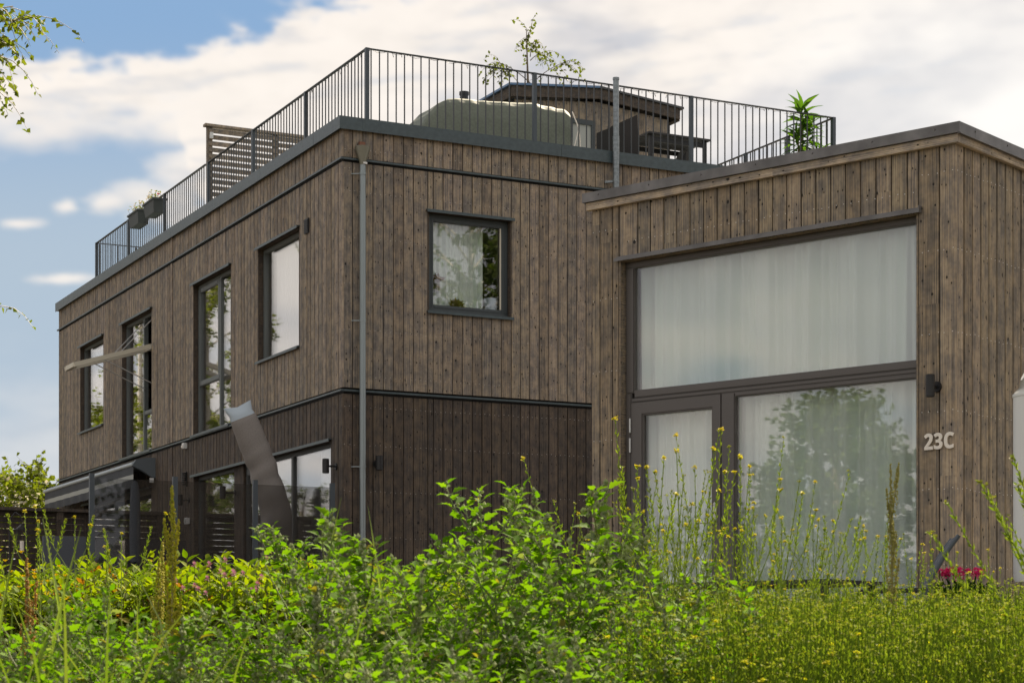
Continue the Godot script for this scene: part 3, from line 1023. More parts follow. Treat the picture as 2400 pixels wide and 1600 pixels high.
# ---------- on the roof ----------
func railing(label: String, base: Vector3, runs: Array) -> void:
	var t := hthing("roof_railing", label, "railing", HM, base, "roof terrace railings")
	var bal := MB.new()
	bal.box(Vector3(-0.007, 0.04, -0.007), Vector3(0.007, 1.02, 0.007))
	var bm := bal.mesh(M.rail_metal)
	var pm0 := MB.new()
	pm0.box(Vector3(-0.026, -0.3, -0.026), Vector3(0.026, 1.045, 0.026))
	var pm := pm0.mesh(M.post_metal)
	for r in runs:
		var a: Vector3 = r[0] - base
		var b: Vector3 = r[1] - base
		var d := (b - a).normalized()
		var l := (b - a).length()
		var mb := MB.new()
		mb.bar(a + Vector3(0, 1.037, 0) - d * 0.02, b + Vector3(0, 1.037, 0) + d * 0.02, 0.045, 0.012)
		part("top_rail", mb, M.rail_metal, t)
		mb = MB.new()
		mb.bar(a + Vector3(0, 0.034, 0), b + Vector3(0, 0.034, 0), 0.03, 0.012)
		part("bottom_rail", mb, M.rail_metal, t)
		for p in r[2]:
			share("post", pm, t, Transform3D(Basis.IDENTITY, a + d * p))
		var s := 0.061
		while s < l - 0.03:
			var near := false
			for p in r[2]:
				near = near or absf(p - s) < 0.045
			if not near:
				share("baluster", bm, t, Transform3D(Basis.IDENTITY, a + d * s))
			s += 0.1222
		if r.size() > 3:      # a light string wound along the top
			var wire := MB.new()
			var pts := []
			var rad := []
			var n := int(l / 0.055)
			for k in n + 1:
				pts.append(a + d * (l * k / n) + Vector3(0, 1.03 + 0.015 * sin(k * 1.3) - 0.012 * absf(sin(k * 0.37)), 0) + d.cross(Vector3.UP) * 0.028 * cos(k * 1.3))
				rad.append(0.0028)
			wire.tube(pts, rad, 4)
			var bulbs := MB.new()
			for k in range(1, n, 2):
				if rng.randf() < 0.8:
					var q: Vector3 = pts[k]
					var e := q + Vector3(rnd(-0.02, 0.02), rnd(-0.05, 0.012), rnd(-0.02, 0.02))
					bulbs.tube([q, e], [0.003, 0.005], 5)
			var st := hthing("light_string", r[3], "light string", HM, base, "string lights on the railing")
			part("wire", wire, M.black_metal, st)
			part("bulb_sockets", bulbs, M.black_metal, st).set_meta("kind", "stuff")

func build_roof() -> void:
	vb = 0.3
	var y := 7.055 - vb
	var c := Vector3(0.6, y, -0.62)
	railing("dark metal railing with upright bars round the nearer roof terrace", c, [
		[c, Vector3(0.6, y, -7.5), [0.0, 2.31, 4.61, 6.85], "thin light string wound along the railing above the long wall"],
		[c, Vector3(8.23, y, -0.62), [2.53, 5.1, 7.63], "thin light string wound along the railing above the short wall"],
		[Vector3(8.23, y, -0.62), Vector3(8.23, y, -9.0), [1.2, 2.4, 3.6, 4.8, 6.0, 7.2, 8.3]]])
	var f := Vector3(0.6, y, -14.63)
	railing("dark metal railing with upright bars round the farther roof terrace", f, [
		[f, Vector3(0.6, y, -7.62), [0.0, 2.32, 4.65]],
		[f, Vector3(4.6, y, -14.63), [1.3, 2.6, 3.9]]])
	# slatted screen between the two terraces
	var s := hthing("slat_screen", "tall grey slatted timber screen across the roof terrace", "screen", HM, Vector3(0.6, 6.55, -7.56))
	for k in 18:
		var mb := MB.new()
		var h := 8.64 - vb - 6.55 - k * 0.105
		mb.box(Vector3(0.02, h - 0.036 + rnd(-0.002, 0.002), 0.02), Vector3(2.6, h + 0.036, 0.04))
		part("slat", mb, M["weathered_board_%d" % (k % 5)], s)
	for x in [0.0, 1.15, 2.5]:
		var mb := MB.new()
		mb.box(Vector3(x, 0, -0.05), Vector3(x + 0.09, 8.70 - vb - 6.55, 0.019))
		part("post", mb, M.weathered_board_3, s)
	var cap := MB.new()
	cap.box(Vector3(-0.05, 8.705 - vb - 6.55, -0.06), Vector3(2.63, 8.745 - vb - 6.55, 0.07))
	part("cap_board", cap, M.pale_board_1, s)
	var sens := hthing("outdoor_lamp", "small white box lamp on the slatted roof screen post", "lamp", HM, Vector3(0.63, 8.5 - vb, -7.515))
	var sm := MB.new()
	sm.box(Vector3(0, 0, 0), Vector3(0.05, 0.1, 0.05))
	part("housing", sm, M.white_plastic, sens)
	# flower boxes on the far railing
	for k in 2:
		var a := [10.15, 11.15][k] as float
		var b := hthing("flower_box", ["grey flower box with yellow flowers hung on the railing, the lower of two", "grey flower box with yellow and red flowers, the nearer one on the railing"][1 - k], "flower box", HM, Vector3(0.55, 7.80 - vb, -a + 0.62 - 0.9), "railing flower boxes")
		var mb := MB.new()
		var p := []
		for j in 8:
			var t := 1.0 if j & 2 else 0.78
			p.append(Vector3((0.12 if j & 1 else -0.12) * t, 0.24 if j & 2 else 0.0, (0.33 if j & 4 else -0.33) * t))
		mb.hexa(p)
		part("tub", mb, M.planter_grey, b)
		mb = MB.new()
		for x in [-0.126, 0.126]:
			mb.box(Vector3(x - 0.008, 0.215, -0.345), Vector3(x + 0.008, 0.245, 0.345))
		for z in [-0.345, 0.337]:
			mb.box(Vector3(-0.118, 0.215, z), Vector3(0.118, 0.245, z + 0.008))
		part("rim", mb, M.planter_grey, b)
		var fl := MB.new()
		var gr := MB.new()
		for j in 46:
			var q := Vector3(rnd(-0.09, 0.09), 0.24, rnd(-0.3, 0.3))
			var top := q + Vector3(rnd(-0.05, 0.05), rnd(0.03, 0.16), rnd(-0.05, 0.05))
			gr.col = Color(0.10, 0.16, 0.02)
			gr.tube([q, top], [0.003, 0.002], 3, false)
			gr.leaf(top, Vector3(rnd(-1, 1), 0.3, rnd(-1, 1)).normalized(), Vector3.UP, 0.05, 0.03)
			fl.col = Color(0.65, 0.42, 0.02)
			for e in 5:
				var g := TAU * e / 5
				fl.leaf(top, Vector3(cos(g), 0.4, sin(g)).normalized(), Vector3.UP, 0.02, 0.016)
		if k == 0:
			fl.col = Color(0.6, 0.03, 0.05)
			for e in 14:
				fl.leaf(Vector3(0.03, 0.36, 0.12), Vector3(rnd(-1, 1), rnd(-0.2, 0.5), rnd(-1, 1)).normalized(), Vector3.UP, 0.04, 0.03)
		part("greenery", gr, M.leaf, b)
		part("flowers", fl, M.petal, b)
	# the stair hut
	var hut := hthing("roof_hut", "small timber stair hut with a low gabled roof on the terrace", "hut", HM, Vector3(4.67, 6.58, -4.5))
	var prof := [Vector2(0, 2.22), Vector2(1.61, 2.38), Vector2(3.16, 2.23)]
	var dep := 3.0
	var wall := MB.new()
	wall.box(Vector3(0.12, 0, -dep + 0.1), Vector3(3.04, 2.0, -0.03))
	part("wall", wall, M.membrane, hut)
	var x := 0.1
	var hole := [1.10, 1.56, 0.0, 1.86]
	while x < 2.95:
		var h := lerpf(prof[0].y, prof[1].y, (x + 0.07) / 1.61) if x < 1.61 else lerpf(prof[1].y, prof[2].y, (x + 0.07 - 1.61) / 1.55)
		var mb := MB.new()
		vb = 0.0
		var inside: bool = x + 0.07 > hole[0] and x + 0.07 < hole[1]
		board(mb, 1, x + 0.003, x + 0.1415, 1.86 if inside else 0.0, h - 0.2, -0.022, 0.0)
		part("plank", mb, M["weathered_board_%d" % rng.randi_range(0, 4)], hut)
		x += PITCH
	var dr := node("door", hut)
	var dm := MB.new()
	for e in [[1.09, 1.16, 0.0, 1.86], [1.51, 1.58, 0.0, 1.86], [1.16, 1.51, 1.78, 1.86]]:
		fbox(dm, 1, e[0], e[1], e[2], e[3], -0.02, 0.015)
	part("frame", dm, M.dark_frame, dr)
	dm = MB.new()
	fbox(dm, 1, 1.16, 1.51, 0.05, 1.78, -0.015, -0.01)
	part("door_leaf", dm, M.awning_pale, dr)
	for k in 2:
		var a: Vector2 = prof[k]
		var b: Vector2 = prof[k + 1]
		var mb := MB.new()
		var p := []
		for j in 8:
			var q := b if j & 1 else a
			p.append(Vector3(q.x + (0.0 if j & 1 else 0.0), q.y - (0.0 if j & 2 else 0.17), 0.10 if j & 4 else 0.06))
		mb.hexa(p)
		part("barge_board", mb, M.stained_board_3, hut)
		mb = MB.new()
		p = []
		for j in 8:
			var q := b if j & 1 else a
			var ext := (0.06 if k == 1 else 0.0) if j & 1 else (-0.06 if k == 0 else 0.0)
			p.append(Vector3(q.x + ext, q.y + (0.035 if j & 2 else 0.001), 0.13 if j & 4 else -dep - 0.1))
		mb.hexa(p)
		part("roof_sheet", mb, M.blue_metal if k == 0 else M.rail_metal, hut)
		mb = MB.new()
		var sx: float = -0.02 if k == 0 else 3.08
		mb.box(Vector3(sx + (0 if k == 0 else 0), 2.04, -dep), Vector3(sx + 0.1, 2.21, 0.055))
		part("eave_board", mb, M.stained_board_1, hut)
	vb = 0.3
	var ch := hthing("chimney_pipe", "short black chimney pipe with a cap behind the covered furniture", "chimney", HM, Vector3(4.67, 6.58, -6.2))
	var cm := MB.new()
	cm.tube([Vector3.ZERO, Vector3(0, 2.46, 0)], [0.065, 0.065], 14)
	part("pipe", cm, M.black_metal, ch)
	cm = MB.new()
	cm.tube([Vector3(0, 2.40, 0), Vector3(0, 2.51, 0), Vector3(0, 2.52, 0), Vector3(0, 2.57, 0)], [0.078, 0.07, 0.085, 0.085], 14)
	part("cap", cm, M.black_metal, ch)
	# covered furniture
	var tp := hthing("furniture_cover", "olive tarpaulin draped over garden furniture behind the railing", "cover", HM, Vector3(3.2, 6.58, -2.4))
	var tm := MB.new()
	var outline := [[-1.24, 0.0], [-1.20, 0.7], [-1.10, 0.86], [-0.95, 1.02], [-0.78, 1.11], [-0.4, 1.15], [0.05, 1.17], [0.6, 1.21], [1.12, 1.19], [1.2, 1.13], [1.25, 0.6], [1.33, 0.0]]
	var depth := [0.60, 0.56, 0.54, 0.50, 0.44, 0.2, -0.2, -0.5, -0.62, -0.66]
	var drop := [0.0, 0.45, 0.75, 0.93, 1.0, 0.985, 1.0, 0.95, 0.6, 0.0]
	var crease := FastNoiseLite.new()
	crease.seed = 12
	crease.frequency = 0.9
	crease.fractal_octaves = 3
	var NJ := 36
	var NK := 110
	for j in NJ + 1:
		for k in NK + 1:
			var s0 := k / float(NK) * 11.0
			var i0 := mini(int(s0), 10)
			var px := lerpf(outline[i0][0], outline[i0 + 1][0], s0 - i0)
			var py := lerpf(outline[i0][1], outline[i0 + 1][1], s0 - i0)
			var t0 := j / float(NJ) * 9.0
			var i1 := mini(int(t0), 8)
			var dz := lerpf(depth[i1], depth[i1 + 1], t0 - i1)
			var dr0 := lerpf(drop[i1], drop[i1 + 1], t0 - i1)
			var wr := crease.get_noise_3d(px * 2.2, py * dr0 * 0.9, dz)
			var ridge := absf(crease.get_noise_3d(px * 1.4 + py * dr0 * 0.8, py * dr0 * 1.1 + 5.0, 3.0))
			var hang := 1.0 - dr0
			tm.v.append(Vector3(px + 0.03 * wr, py * dr0 + (0.014 * wr - 0.012 * ridge) * dr0, dz + (0.05 * wr - 0.05 * ridge) * (0.3 + hang) * signf(dz) + 0.02 * sin(px * 13.0) * hang))
			tm.c.append(Color.WHITE)
			tm.t.append(Vector2.ZERO)
	for j in NJ + 1:
		for k in NK + 1:
			var at := j * (NK + 1) + k
			var du: Vector3 = tm.v[j * (NK + 1) + mini(k + 1, NK)] - tm.v[j * (NK + 1) + maxi(k - 1, 0)]
			var dv: Vector3 = tm.v[mini(j + 1, NJ) * (NK + 1) + k] - tm.v[maxi(j - 1, 0) * (NK + 1) + k]
			tm.n.append(du.cross(dv).normalized())
			if j < NJ and k < NK:
				tm.i.append_array(PackedInt32Array([at, at + NK + 1, at + 1, at + 1, at + NK + 1, at + NK + 2]))
	part("tarpaulin", tm, M.tarp, tp)
	tm = MB.new()
	tm.tube([Vector3(1.22, 1.15, 0.5), Vector3(1.3, 0.9, 0.56), Vector3(1.2, 0.55, 0.57), Vector3(1.12, 0.3, 0.58)], [0.008, 0.008, 0.008, 0.008], 5)
	tm.tube([Vector3(1.3, 0.9, 0.56), Vector3(1.34, 0.5, 0.55), Vector3(1.37, 0.2, 0.55)], [0.008, 0.008, 0.008], 5)
	part("tie_cord", tm, M.number_white, tp)
	# table and chairs beside the hut
	var tb := hthing("roof_table", "dark slatted garden table behind the railing near the hut", "table", HM, Vector3(6.1, 6.58, -1.95))
	for k in 6:
		var mb := MB.new()
		mb.box(Vector3(-0.55, 0.90, -0.36 + k * 0.125), Vector3(0.55, 0.925, -0.25 + k * 0.125))
		part("slat", mb, M.rattan, tb)
	for sx in [-0.48, 0.48]:
		for sz in [-0.3, 0.3]:
			var mb := MB.new()
			mb.box(Vector3(sx - 0.025, 0, sz - 0.025), Vector3(sx + 0.025, 0.9, sz + 0.025))
			part("leg", mb, M.black_metal, tb)
	var fr := MB.new()
	for sz in [-0.3, 0.3]:
		fr.box(Vector3(-0.45, 0.8, sz - 0.015), Vector3(0.45, 0.87, sz + 0.015))
	part("apron", fr, M.black_metal, tb)
	for k in 3:
		var lab: String = ["dark folding chair leaning low beside the steel pole", "dark folding chair with raised pointed back right of the steel pole", "dark chair standing behind the roof table"][k]
		var fc := hthing("roof_chair", lab, "chair", HM, [Vector3(4.95, 6.58, -1.7), Vector3(5.35, 6.58, -1.9), Vector3(6.45, 6.58, -2.6)][k], "roof terrace chairs")
		fc.rotation.y += [PI - 0.5, PI - 0.6, PI + 0.4][k]
		var tall: float = [0.9, 1.1, 1.0][k]
		var bk := MB.new()
		var pb := []
		for j in 8:
			pb.append(Vector3(0.2 if j & 1 else -0.2, (tall - (0.16 if j & 1 else 0.0)) if j & 2 else 0.45, (-0.42 if j & 2 else -0.2) + (0.012 if j & 4 else 0.0)))
		bk.hexa(pb)
		part("backrest", bk, M.rattan, fc)
		var mb2 := MB.new()
		mb2.box(Vector3(-0.25, 0.42, -0.22), Vector3(0.25, 0.45, 0.24))
		part("seat", mb2, M.rattan, fc)
		for sx in [-0.23, 0.23]:
			for sz in [-0.22, 0.22]:
				mb2 = MB.new()
				mb2.bar(Vector3(sx, 0, -sz), Vector3(sx, 0.42, sz), 0.03, 0.02)
				part("leg", mb2, M.black_metal, fc)
	# tall potted plant at the corner of the railing
	var pl := hthing("potted_plant", "tall leafy potted plant behind the far corner of the roof railing", "plant", HM, Vector3(7.88, 6.58, -0.95))
	var pm := MB.new()
	pm.tube([Vector3.ZERO, Vector3(0, 0.02, 0), Vector3(0, 0.36, 0), Vector3(0, 0.38, 0), Vector3(0, 0.33, 0)], [0.13, 0.14, 0.17, 0.175, 0.15], 18)
	part("pot", pm, M.planter_grey, pl)
	pm = MB.new()
	pm.col = Color(0.16, 0.11, 0.05)
	var heads := [[0.0, 0.0, 1.40], [-0.09, 0.04, 0.98], [0.2, 0.05, 0.72], [0.12, -0.03, 1.15]]
	for q in heads:
		pm.tube([Vector3(q[0] * 0.3, 0.33, q[1]), Vector3(q[0], q[2] * 0.6, q[1] * 1.5), Vector3(q[0] * 1.2, q[2], q[1])], [0.02, 0.016, 0.012], 6)
	part("stem", pm, M.stem, pl)
	var blades := leaf_shapes(4, 0.2, 0.0, Color(0.055, 0.13, 0.02), Color(0.10, 0.19, 0.03))
	for q in heads:
		for k in 26:
			var g := k * 2.4
			var up := lerpf(1.4, -0.35, k / 26.0)
			var d := Vector3(cos(g), up, sin(g)).normalized()
			share("leaf", blades[k % 4], pl, leaf_place(Vector3(q[0] * 1.2, q[2] - k * 0.012, q[1]), d, rnd(0.26, 0.4)))

# ---------- the terrace along the long wall ----------
func build_terrace() -> void:
	vb = 0.3
	var mb := MB.new()
	mb.box(HM.affine_inverse() * Vector3.ZERO * 0.0 + Vector3(-3.6, -0.4, -7.4), Vector3(-0.01, 0.1, 0.1), Transform3D.IDENTITY)
	var tr := setting("terrace", mb, M.paving)
	tr.transform = HM
	# smoked glass screen, four posts and three panes
	var g := hthing("glass_screen", "smoked glass wind screen between grey posts at the terrace end", "glass screen", HM, Vector3(-3.29, 0.1, 0.0))
	for k in 4:
		mb = MB.new()
		mb.box(Vector3(k * 1.05 - 0.03, 0, -0.025), Vector3(k * 1.05 + 0.03, 1.79, 0.025))
		part("post", mb, M.post_metal, g)
	for k in 3:
		mb = MB.new()
		mb.box(Vector3(k * 1.05 + 0.035, 0.05, -0.005), Vector3(k * 1.05 + 1.015, 1.735, 0.005))
		part("pane", mb, M.smoked_glass, g)
	# slatted fence between the two gardens
	var f := hthing("slat_fence", "dark brown slatted timber fence behind the terrace", "fence", HM, Vector3(-0.12, 0.0, -7.42))
	for k in 21:
		mb = MB.new()
		mb.box(Vector3(-9.0, 1.93 - k * 0.0955 - 0.082, -0.02), Vector3(0.06, 1.93 - k * 0.0955, 0.0))
		part("slat", mb, M["dark_board_%d" % (k % 5)], f)
	for k in 6:
		mb = MB.new()
		mb.box(Vector3(-1.83 - (k - 1) * 1.65, -0.1, 0.002), Vector3(-1.72 - (k - 1) * 1.65, 1.93, 0.09))
		part("post", mb, M.stained_board_1, f)
	mb = MB.new()
	mb.box(Vector3(-9.0, 1.935, -0.06), Vector3(0.06, 1.985, 0.11))
	part("top_board", mb, M.stained_board_3, f)
	mb = MB.new()
	mb.box(Vector3(-9.0, 1.852, 0.001), Vector3(0.06, 1.93, 0.0015))
	# wire grid for climbers
	var tw := hthing("wire_trellis", "thin dark wire trellis on the slatted fence", "trellis", HM, Vector3(-2.9, 0.4, -7.27))
	mb = MB.new()
	for k in 12:
		mb.bar(Vector3(k * 0.13 - 1.3, 0, 0), Vector3(k * 0.13 - 1.3, 1.42, 0), 0.006, 0.006)
	for k in 2:
		mb.bar(Vector3(-1.35, 1.36 - k * 1.2, 0.006), Vector3(1.3, 1.36 - k * 1.2, 0.006), 0.008, 0.008)
	part("wire", mb, M.black_metal, tw)
	# neighbour's awning
	var a := hthing("awning", "dark grey awning with a pale stripe, let down on the far terrace", "awning", HM, Vector3(-0.003, 2.5, -8.55))
	mb = MB.new()
	mb.tube([Vector3(-0.36, 0.36, 0), Vector3(-0.36, 0.36, -6.35)], [0.035, 0.035], 12)
	part("front_bar", mb, M.awning_bar, a)
	mb = MB.new()
	mb.box(Vector3(-0.33, 0.34, -6.3), Vector3(-0.02, 0.42, -0.03))
	part("cassette", mb, M.awning_metal, a)
	for e in [[0.325, 0.19, "awning_dark"], [0.19, 0.11, "awning_pale"], [0.11, -0.03, "awning_dark"]]:
		mb = MB.new()
		for k in 60:
			var z0 := -k * 0.1055
			var z1 := z0 - 0.1055
			var amp := 0.012
			var f0 := [amp * sin(k * 1.1), amp * sin((k + 1) * 1.1)]
			var c0 := [(0.325 - e[0]) * 3.0, (0.325 - e[1]) * 3.0]
			mb.quad(Vector3(-0.365 + f0[0] * c0[0], e[0], z0), Vector3(-0.365 + f0[1] * c0[0], e[0], z1), Vector3(-0.365 + f0[1] * c0[1], e[1], z1), Vector3(-0.365 + f0[0] * c0[1], e[1], z0), Vector3(-1, 0, 0))
		part("valance", mb, M[e[2]], a)
	mb = MB.new()
	var pr := [Vector2(-0.40, 0.33), Vector2(-0.34, 0.43), Vector2(-0.18, 0.47), Vector2(0, 0.48), Vector2(0, 0.14), Vector2(-0.07, 0.15), Vector2(-0.2, 0.25)]
	for z in [0.0, 0.06]:
		for k in range(1, pr.size() - 1):
			mb.tri(Vector3(pr[0].x, pr[0].y, z), Vector3(pr[k].x, pr[k].y, z), Vector3(pr[k + 1].x, pr[k + 1].y, z), Vector3(0, 0, z - 0.03))
	for k in pr.size():
		var p0: Vector2 = pr[k]
		var p1: Vector2 = pr[(k + 1) % pr.size()]
		var mid := (p0 + p1) * 0.5 - Vector2(-0.2, 0.33)
		mb.quad(Vector3(p0.x, p0.y, 0), Vector3(p1.x, p1.y, 0), Vector3(p1.x, p1.y, 0.06), Vector3(p0.x, p0.y, 0.06), Vector3(mid.x, mid.y, 0))
	part("end_bracket", mb, M.awning_metal, a)
	mb = MB.new()
	mb.box(Vector3(-0.09, 0.06, 0.005), Vector3(-0.03, 0.135, 0.065))
	part("motor_cap", mb, M.white_plastic, a)
	# the closed cantilever parasol in its cover
	var u := hthing("covered_parasol", "leaning parasol wrapped in a grey-brown cover on the terrace", "parasol", HM, Vector3(-0.62, 0.08, -0.8))
	u.scale = Vector3.ONE * 0.943
	var st := [[0.02, 1.05, 0.20, 0.15], [0.02, 1.35, 0.215, 0.16], [0.03, 1.70, 0.225, 0.17], [0.0, 2.05, 0.215, 0.17], [-0.10, 2.38, 0.205, 0.165], [-0.185, 2.60, 0.20, 0.16], [-0.27, 2.80, 0.203, 0.16], [-0.36, 3.0, 0.20, 0.15], [-0.45, 3.2, 0.195, 0.13], [-0.505, 3.31, 0.175, 0.09], [-0.555, 3.44, 0.215, 0.012]]
	var rings := []
	for k in st.size():
		var q: Array = st[k]
		var nx: Array = st[mini(k + 1, st.size() - 1)]
		var pv: Array = st[maxi(k - 1, 0)]
		var d := Vector2(nx[0] - pv[0], nx[1] - pv[1]).normalized()
		var sd := Vector3(d.y, -d.x, 0)
		if k >= 9:
			sd = sd.lerp(Vector3(0.94, 0.34, 0), (k - 8) / 2.0).normalized()
		var ring := []
		for j in 28:
			var g0 := TAU * j / 28
			var wr := 1.0 + 0.05 * sin(g0 * 3 + k * 0.8) + (0.05 * sin(k * 2.7 + g0 * 1.0) if k < 6 else 0.0)
			if k == st.size() - 1:
				wr = 1.0
			var ex := signf(cos(g0)) * pow(absf(cos(g0)), 0.8)
			var sag := 0.045 * (1.0 - absf(ex)) if k == st.size() - 1 else 0.0
			ring.append(Vector3(q[0] - 0.02, q[1] - 0.4 - sag, 0) + sd * (q[2] * ex * wr) + Vector3(0, 0, q[3] * sin(g0) * wr))
		rings.append(ring)
	# finer rings with creases between
	var fine := []
	for k in rings.size() - 1:
		for e in 4:
			var line := []
			for j in 28:
				var w := e / 4.0
				var q: Vector3 = rings[k][j].lerp(rings[k + 1][j], w)
				var cr := 0.012 * sin((k * 4 + e) * 1.35 + j * 0.22) * smoothstep(8.0, 4.0, k + w) if (k + w) < 8.0 else 0.0
				line.append(q + (q - (rings[k][0] + rings[k][14]) * 0.5).normalized() * cr)
			fine.append(line)
	fine.append(rings[-1])
	for piece in [["cover", 0, 34, M.cover_cloth], ["cover_flap", 34, fine.size() - 1, M.cover_cap]]:
		mb = MB.new()
		var first := mb.v.size()
		for k in range(piece[1], piece[2] + 1):
			for j in 28:
				mb.v.append(fine[k][j])
				var tu: Vector3 = fine[k][(j + 1) % 28] - fine[k][(j + 27) % 28]
				var tv: Vector3 = fine[mini(k + 1, fine.size() - 1)][j] - fine[maxi(k - 1, 0)][j]
				mb.n.append(tv.cross(tu).normalized())
				mb.c.append(Color.WHITE)
				mb.t.append(Vector2(j / 28.0, k * 0.05))
		for k in piece[2] - piece[1]:
			for j in 28:
				var x: int = first + k * 28 + j
				var z: int = first + k * 28 + (j + 1) % 28
				mb.i.append_array(PackedInt32Array([x, z, x + 28, z, z + 28, x + 28]))
		part(piece[0], mb, piece[3], u)
	mb = MB.new()
	mb.tube([Vector3(0, 0, 0), Vector3(0, 0.75, 0)], [0.045, 0.045], 12)
	part("pole", mb, M.black_metal, u)
	mb = MB.new()
	mb.box(Vector3(-0.45, 0.0, -0.45), Vector3(0.45, 0.07, 0.45))
	part("base", mb, M.paving, u)
	# a closed small parasol, seats, lantern on its hook
	var cp := hthing("closed_parasol", "closed dark grey parasol standing upright behind the smoked glass", "parasol", HM, Vector3(-1.34, 0.1, -5.0))
	mb = MB.new()
	var pts := []
	var rad := []
	for e in [[0.95, 0.075], [1.3, 0.083], [1.7, 0.08], [1.95, 0.072], [2.08, 0.06], [2.15, 0.03], [2.17, 0.01]]:
		pts.append(Vector3(0, e[0], 0))
		rad.append(e[1])
	mb.tube(pts, rad, 18)
	part("canopy", mb, M.grey_cloth, cp)
	mb = MB.new()
	mb.tube([Vector3.ZERO, Vector3(0, 0.95, 0)], [0.02, 0.02], 10)
	part("pole", mb, M.black_metal, cp)
	mb = MB.new()
	mb.tube([Vector3.ZERO, Vector3(0, 0.06, 0)], [0.25, 0.24], 20)
	part("base", mb, M.paving, cp)
	for k in 2:
		var ot := hthing("garden_sofa", ["dark rattan garden sofa behind the smoked glass screen", "grey garden armchair back near the slatted fence"][k], "sofa", HM, [Vector3(-1.1, 0.1, -6.0), Vector3(-2.18, 0.1, -6.2)][k], "terrace seats")
		var w := [0.75, 0.32][k] as float
		mb = MB.new()
		mb.box(Vector3(-w, 0.05, -0.35), Vector3(w, 0.4, 0.35))
		part("seat", mb, M.rattan, ot)
		mb = MB.new()
		mb.box(Vector3(-w, 0.4, 0.22), Vector3(w, 1.33 + 0.03 * k, 0.35))
		part("backrest", mb, [M.rattan, M.grey_cloth][k], ot)
		for sx in [-w - 0.08, w + 0.001]:
			mb = MB.new()
			mb.box(Vector3(sx, 0.05, -0.35), Vector3(sx + 0.08, 0.75, 0.35))
			part("armrest", mb, M.rattan, ot)
	var sh := thing("lantern_hook", "black shepherd's hook standing before the slatted fence", "hook", at_px(22, 1528, 24) + Vector3(0, 0.25, 0))
	mb = MB.new()
	mb.tube([Vector3(0, 0, 0), Vector3(0, 1.25, 0), Vector3(0.02, 1.4, 0), Vector3(0.07, 1.46, 0), Vector3(0.13, 1.42, 0), Vector3(0.15, 1.36, 0)], [0.009, 0.009, 0.008, 0.008, 0.008, 0.006], 8)
	part("rod", mb, M.black_metal, sh)
	var la := thing("garden_lantern", "black glass lantern hanging on the shepherd's hook", "lantern", at_px(22, 1528, 24) + Vector3(0.15, 1.22, 0))
	mb = MB.new()
	for sx in [-0.05, 0.05]:
		for sz in [-0.05, 0.05]:
			mb.box(Vector3(sx - 0.005, 0.02, sz - 0.005), Vector3(sx + 0.005, 0.28, sz + 0.005))
	mb.box(Vector3(-0.06, 0, -0.06), Vector3(0.06, 0.02, 0.06))
	mb.tube([Vector3(0, 0.28, 0), Vector3(0, 0.29, 0), Vector3(0, 0.35, 0)], [0.085, 0.08, 0.01], 4)
	part("frame", mb, M.black_metal, la)
	mb = MB.new()
	mb.tube([Vector3(0, 0.02, 0), Vector3(0, 0.14, 0)], [0.025, 0.025], 12)
	part("candle", mb, M.number_white, la)

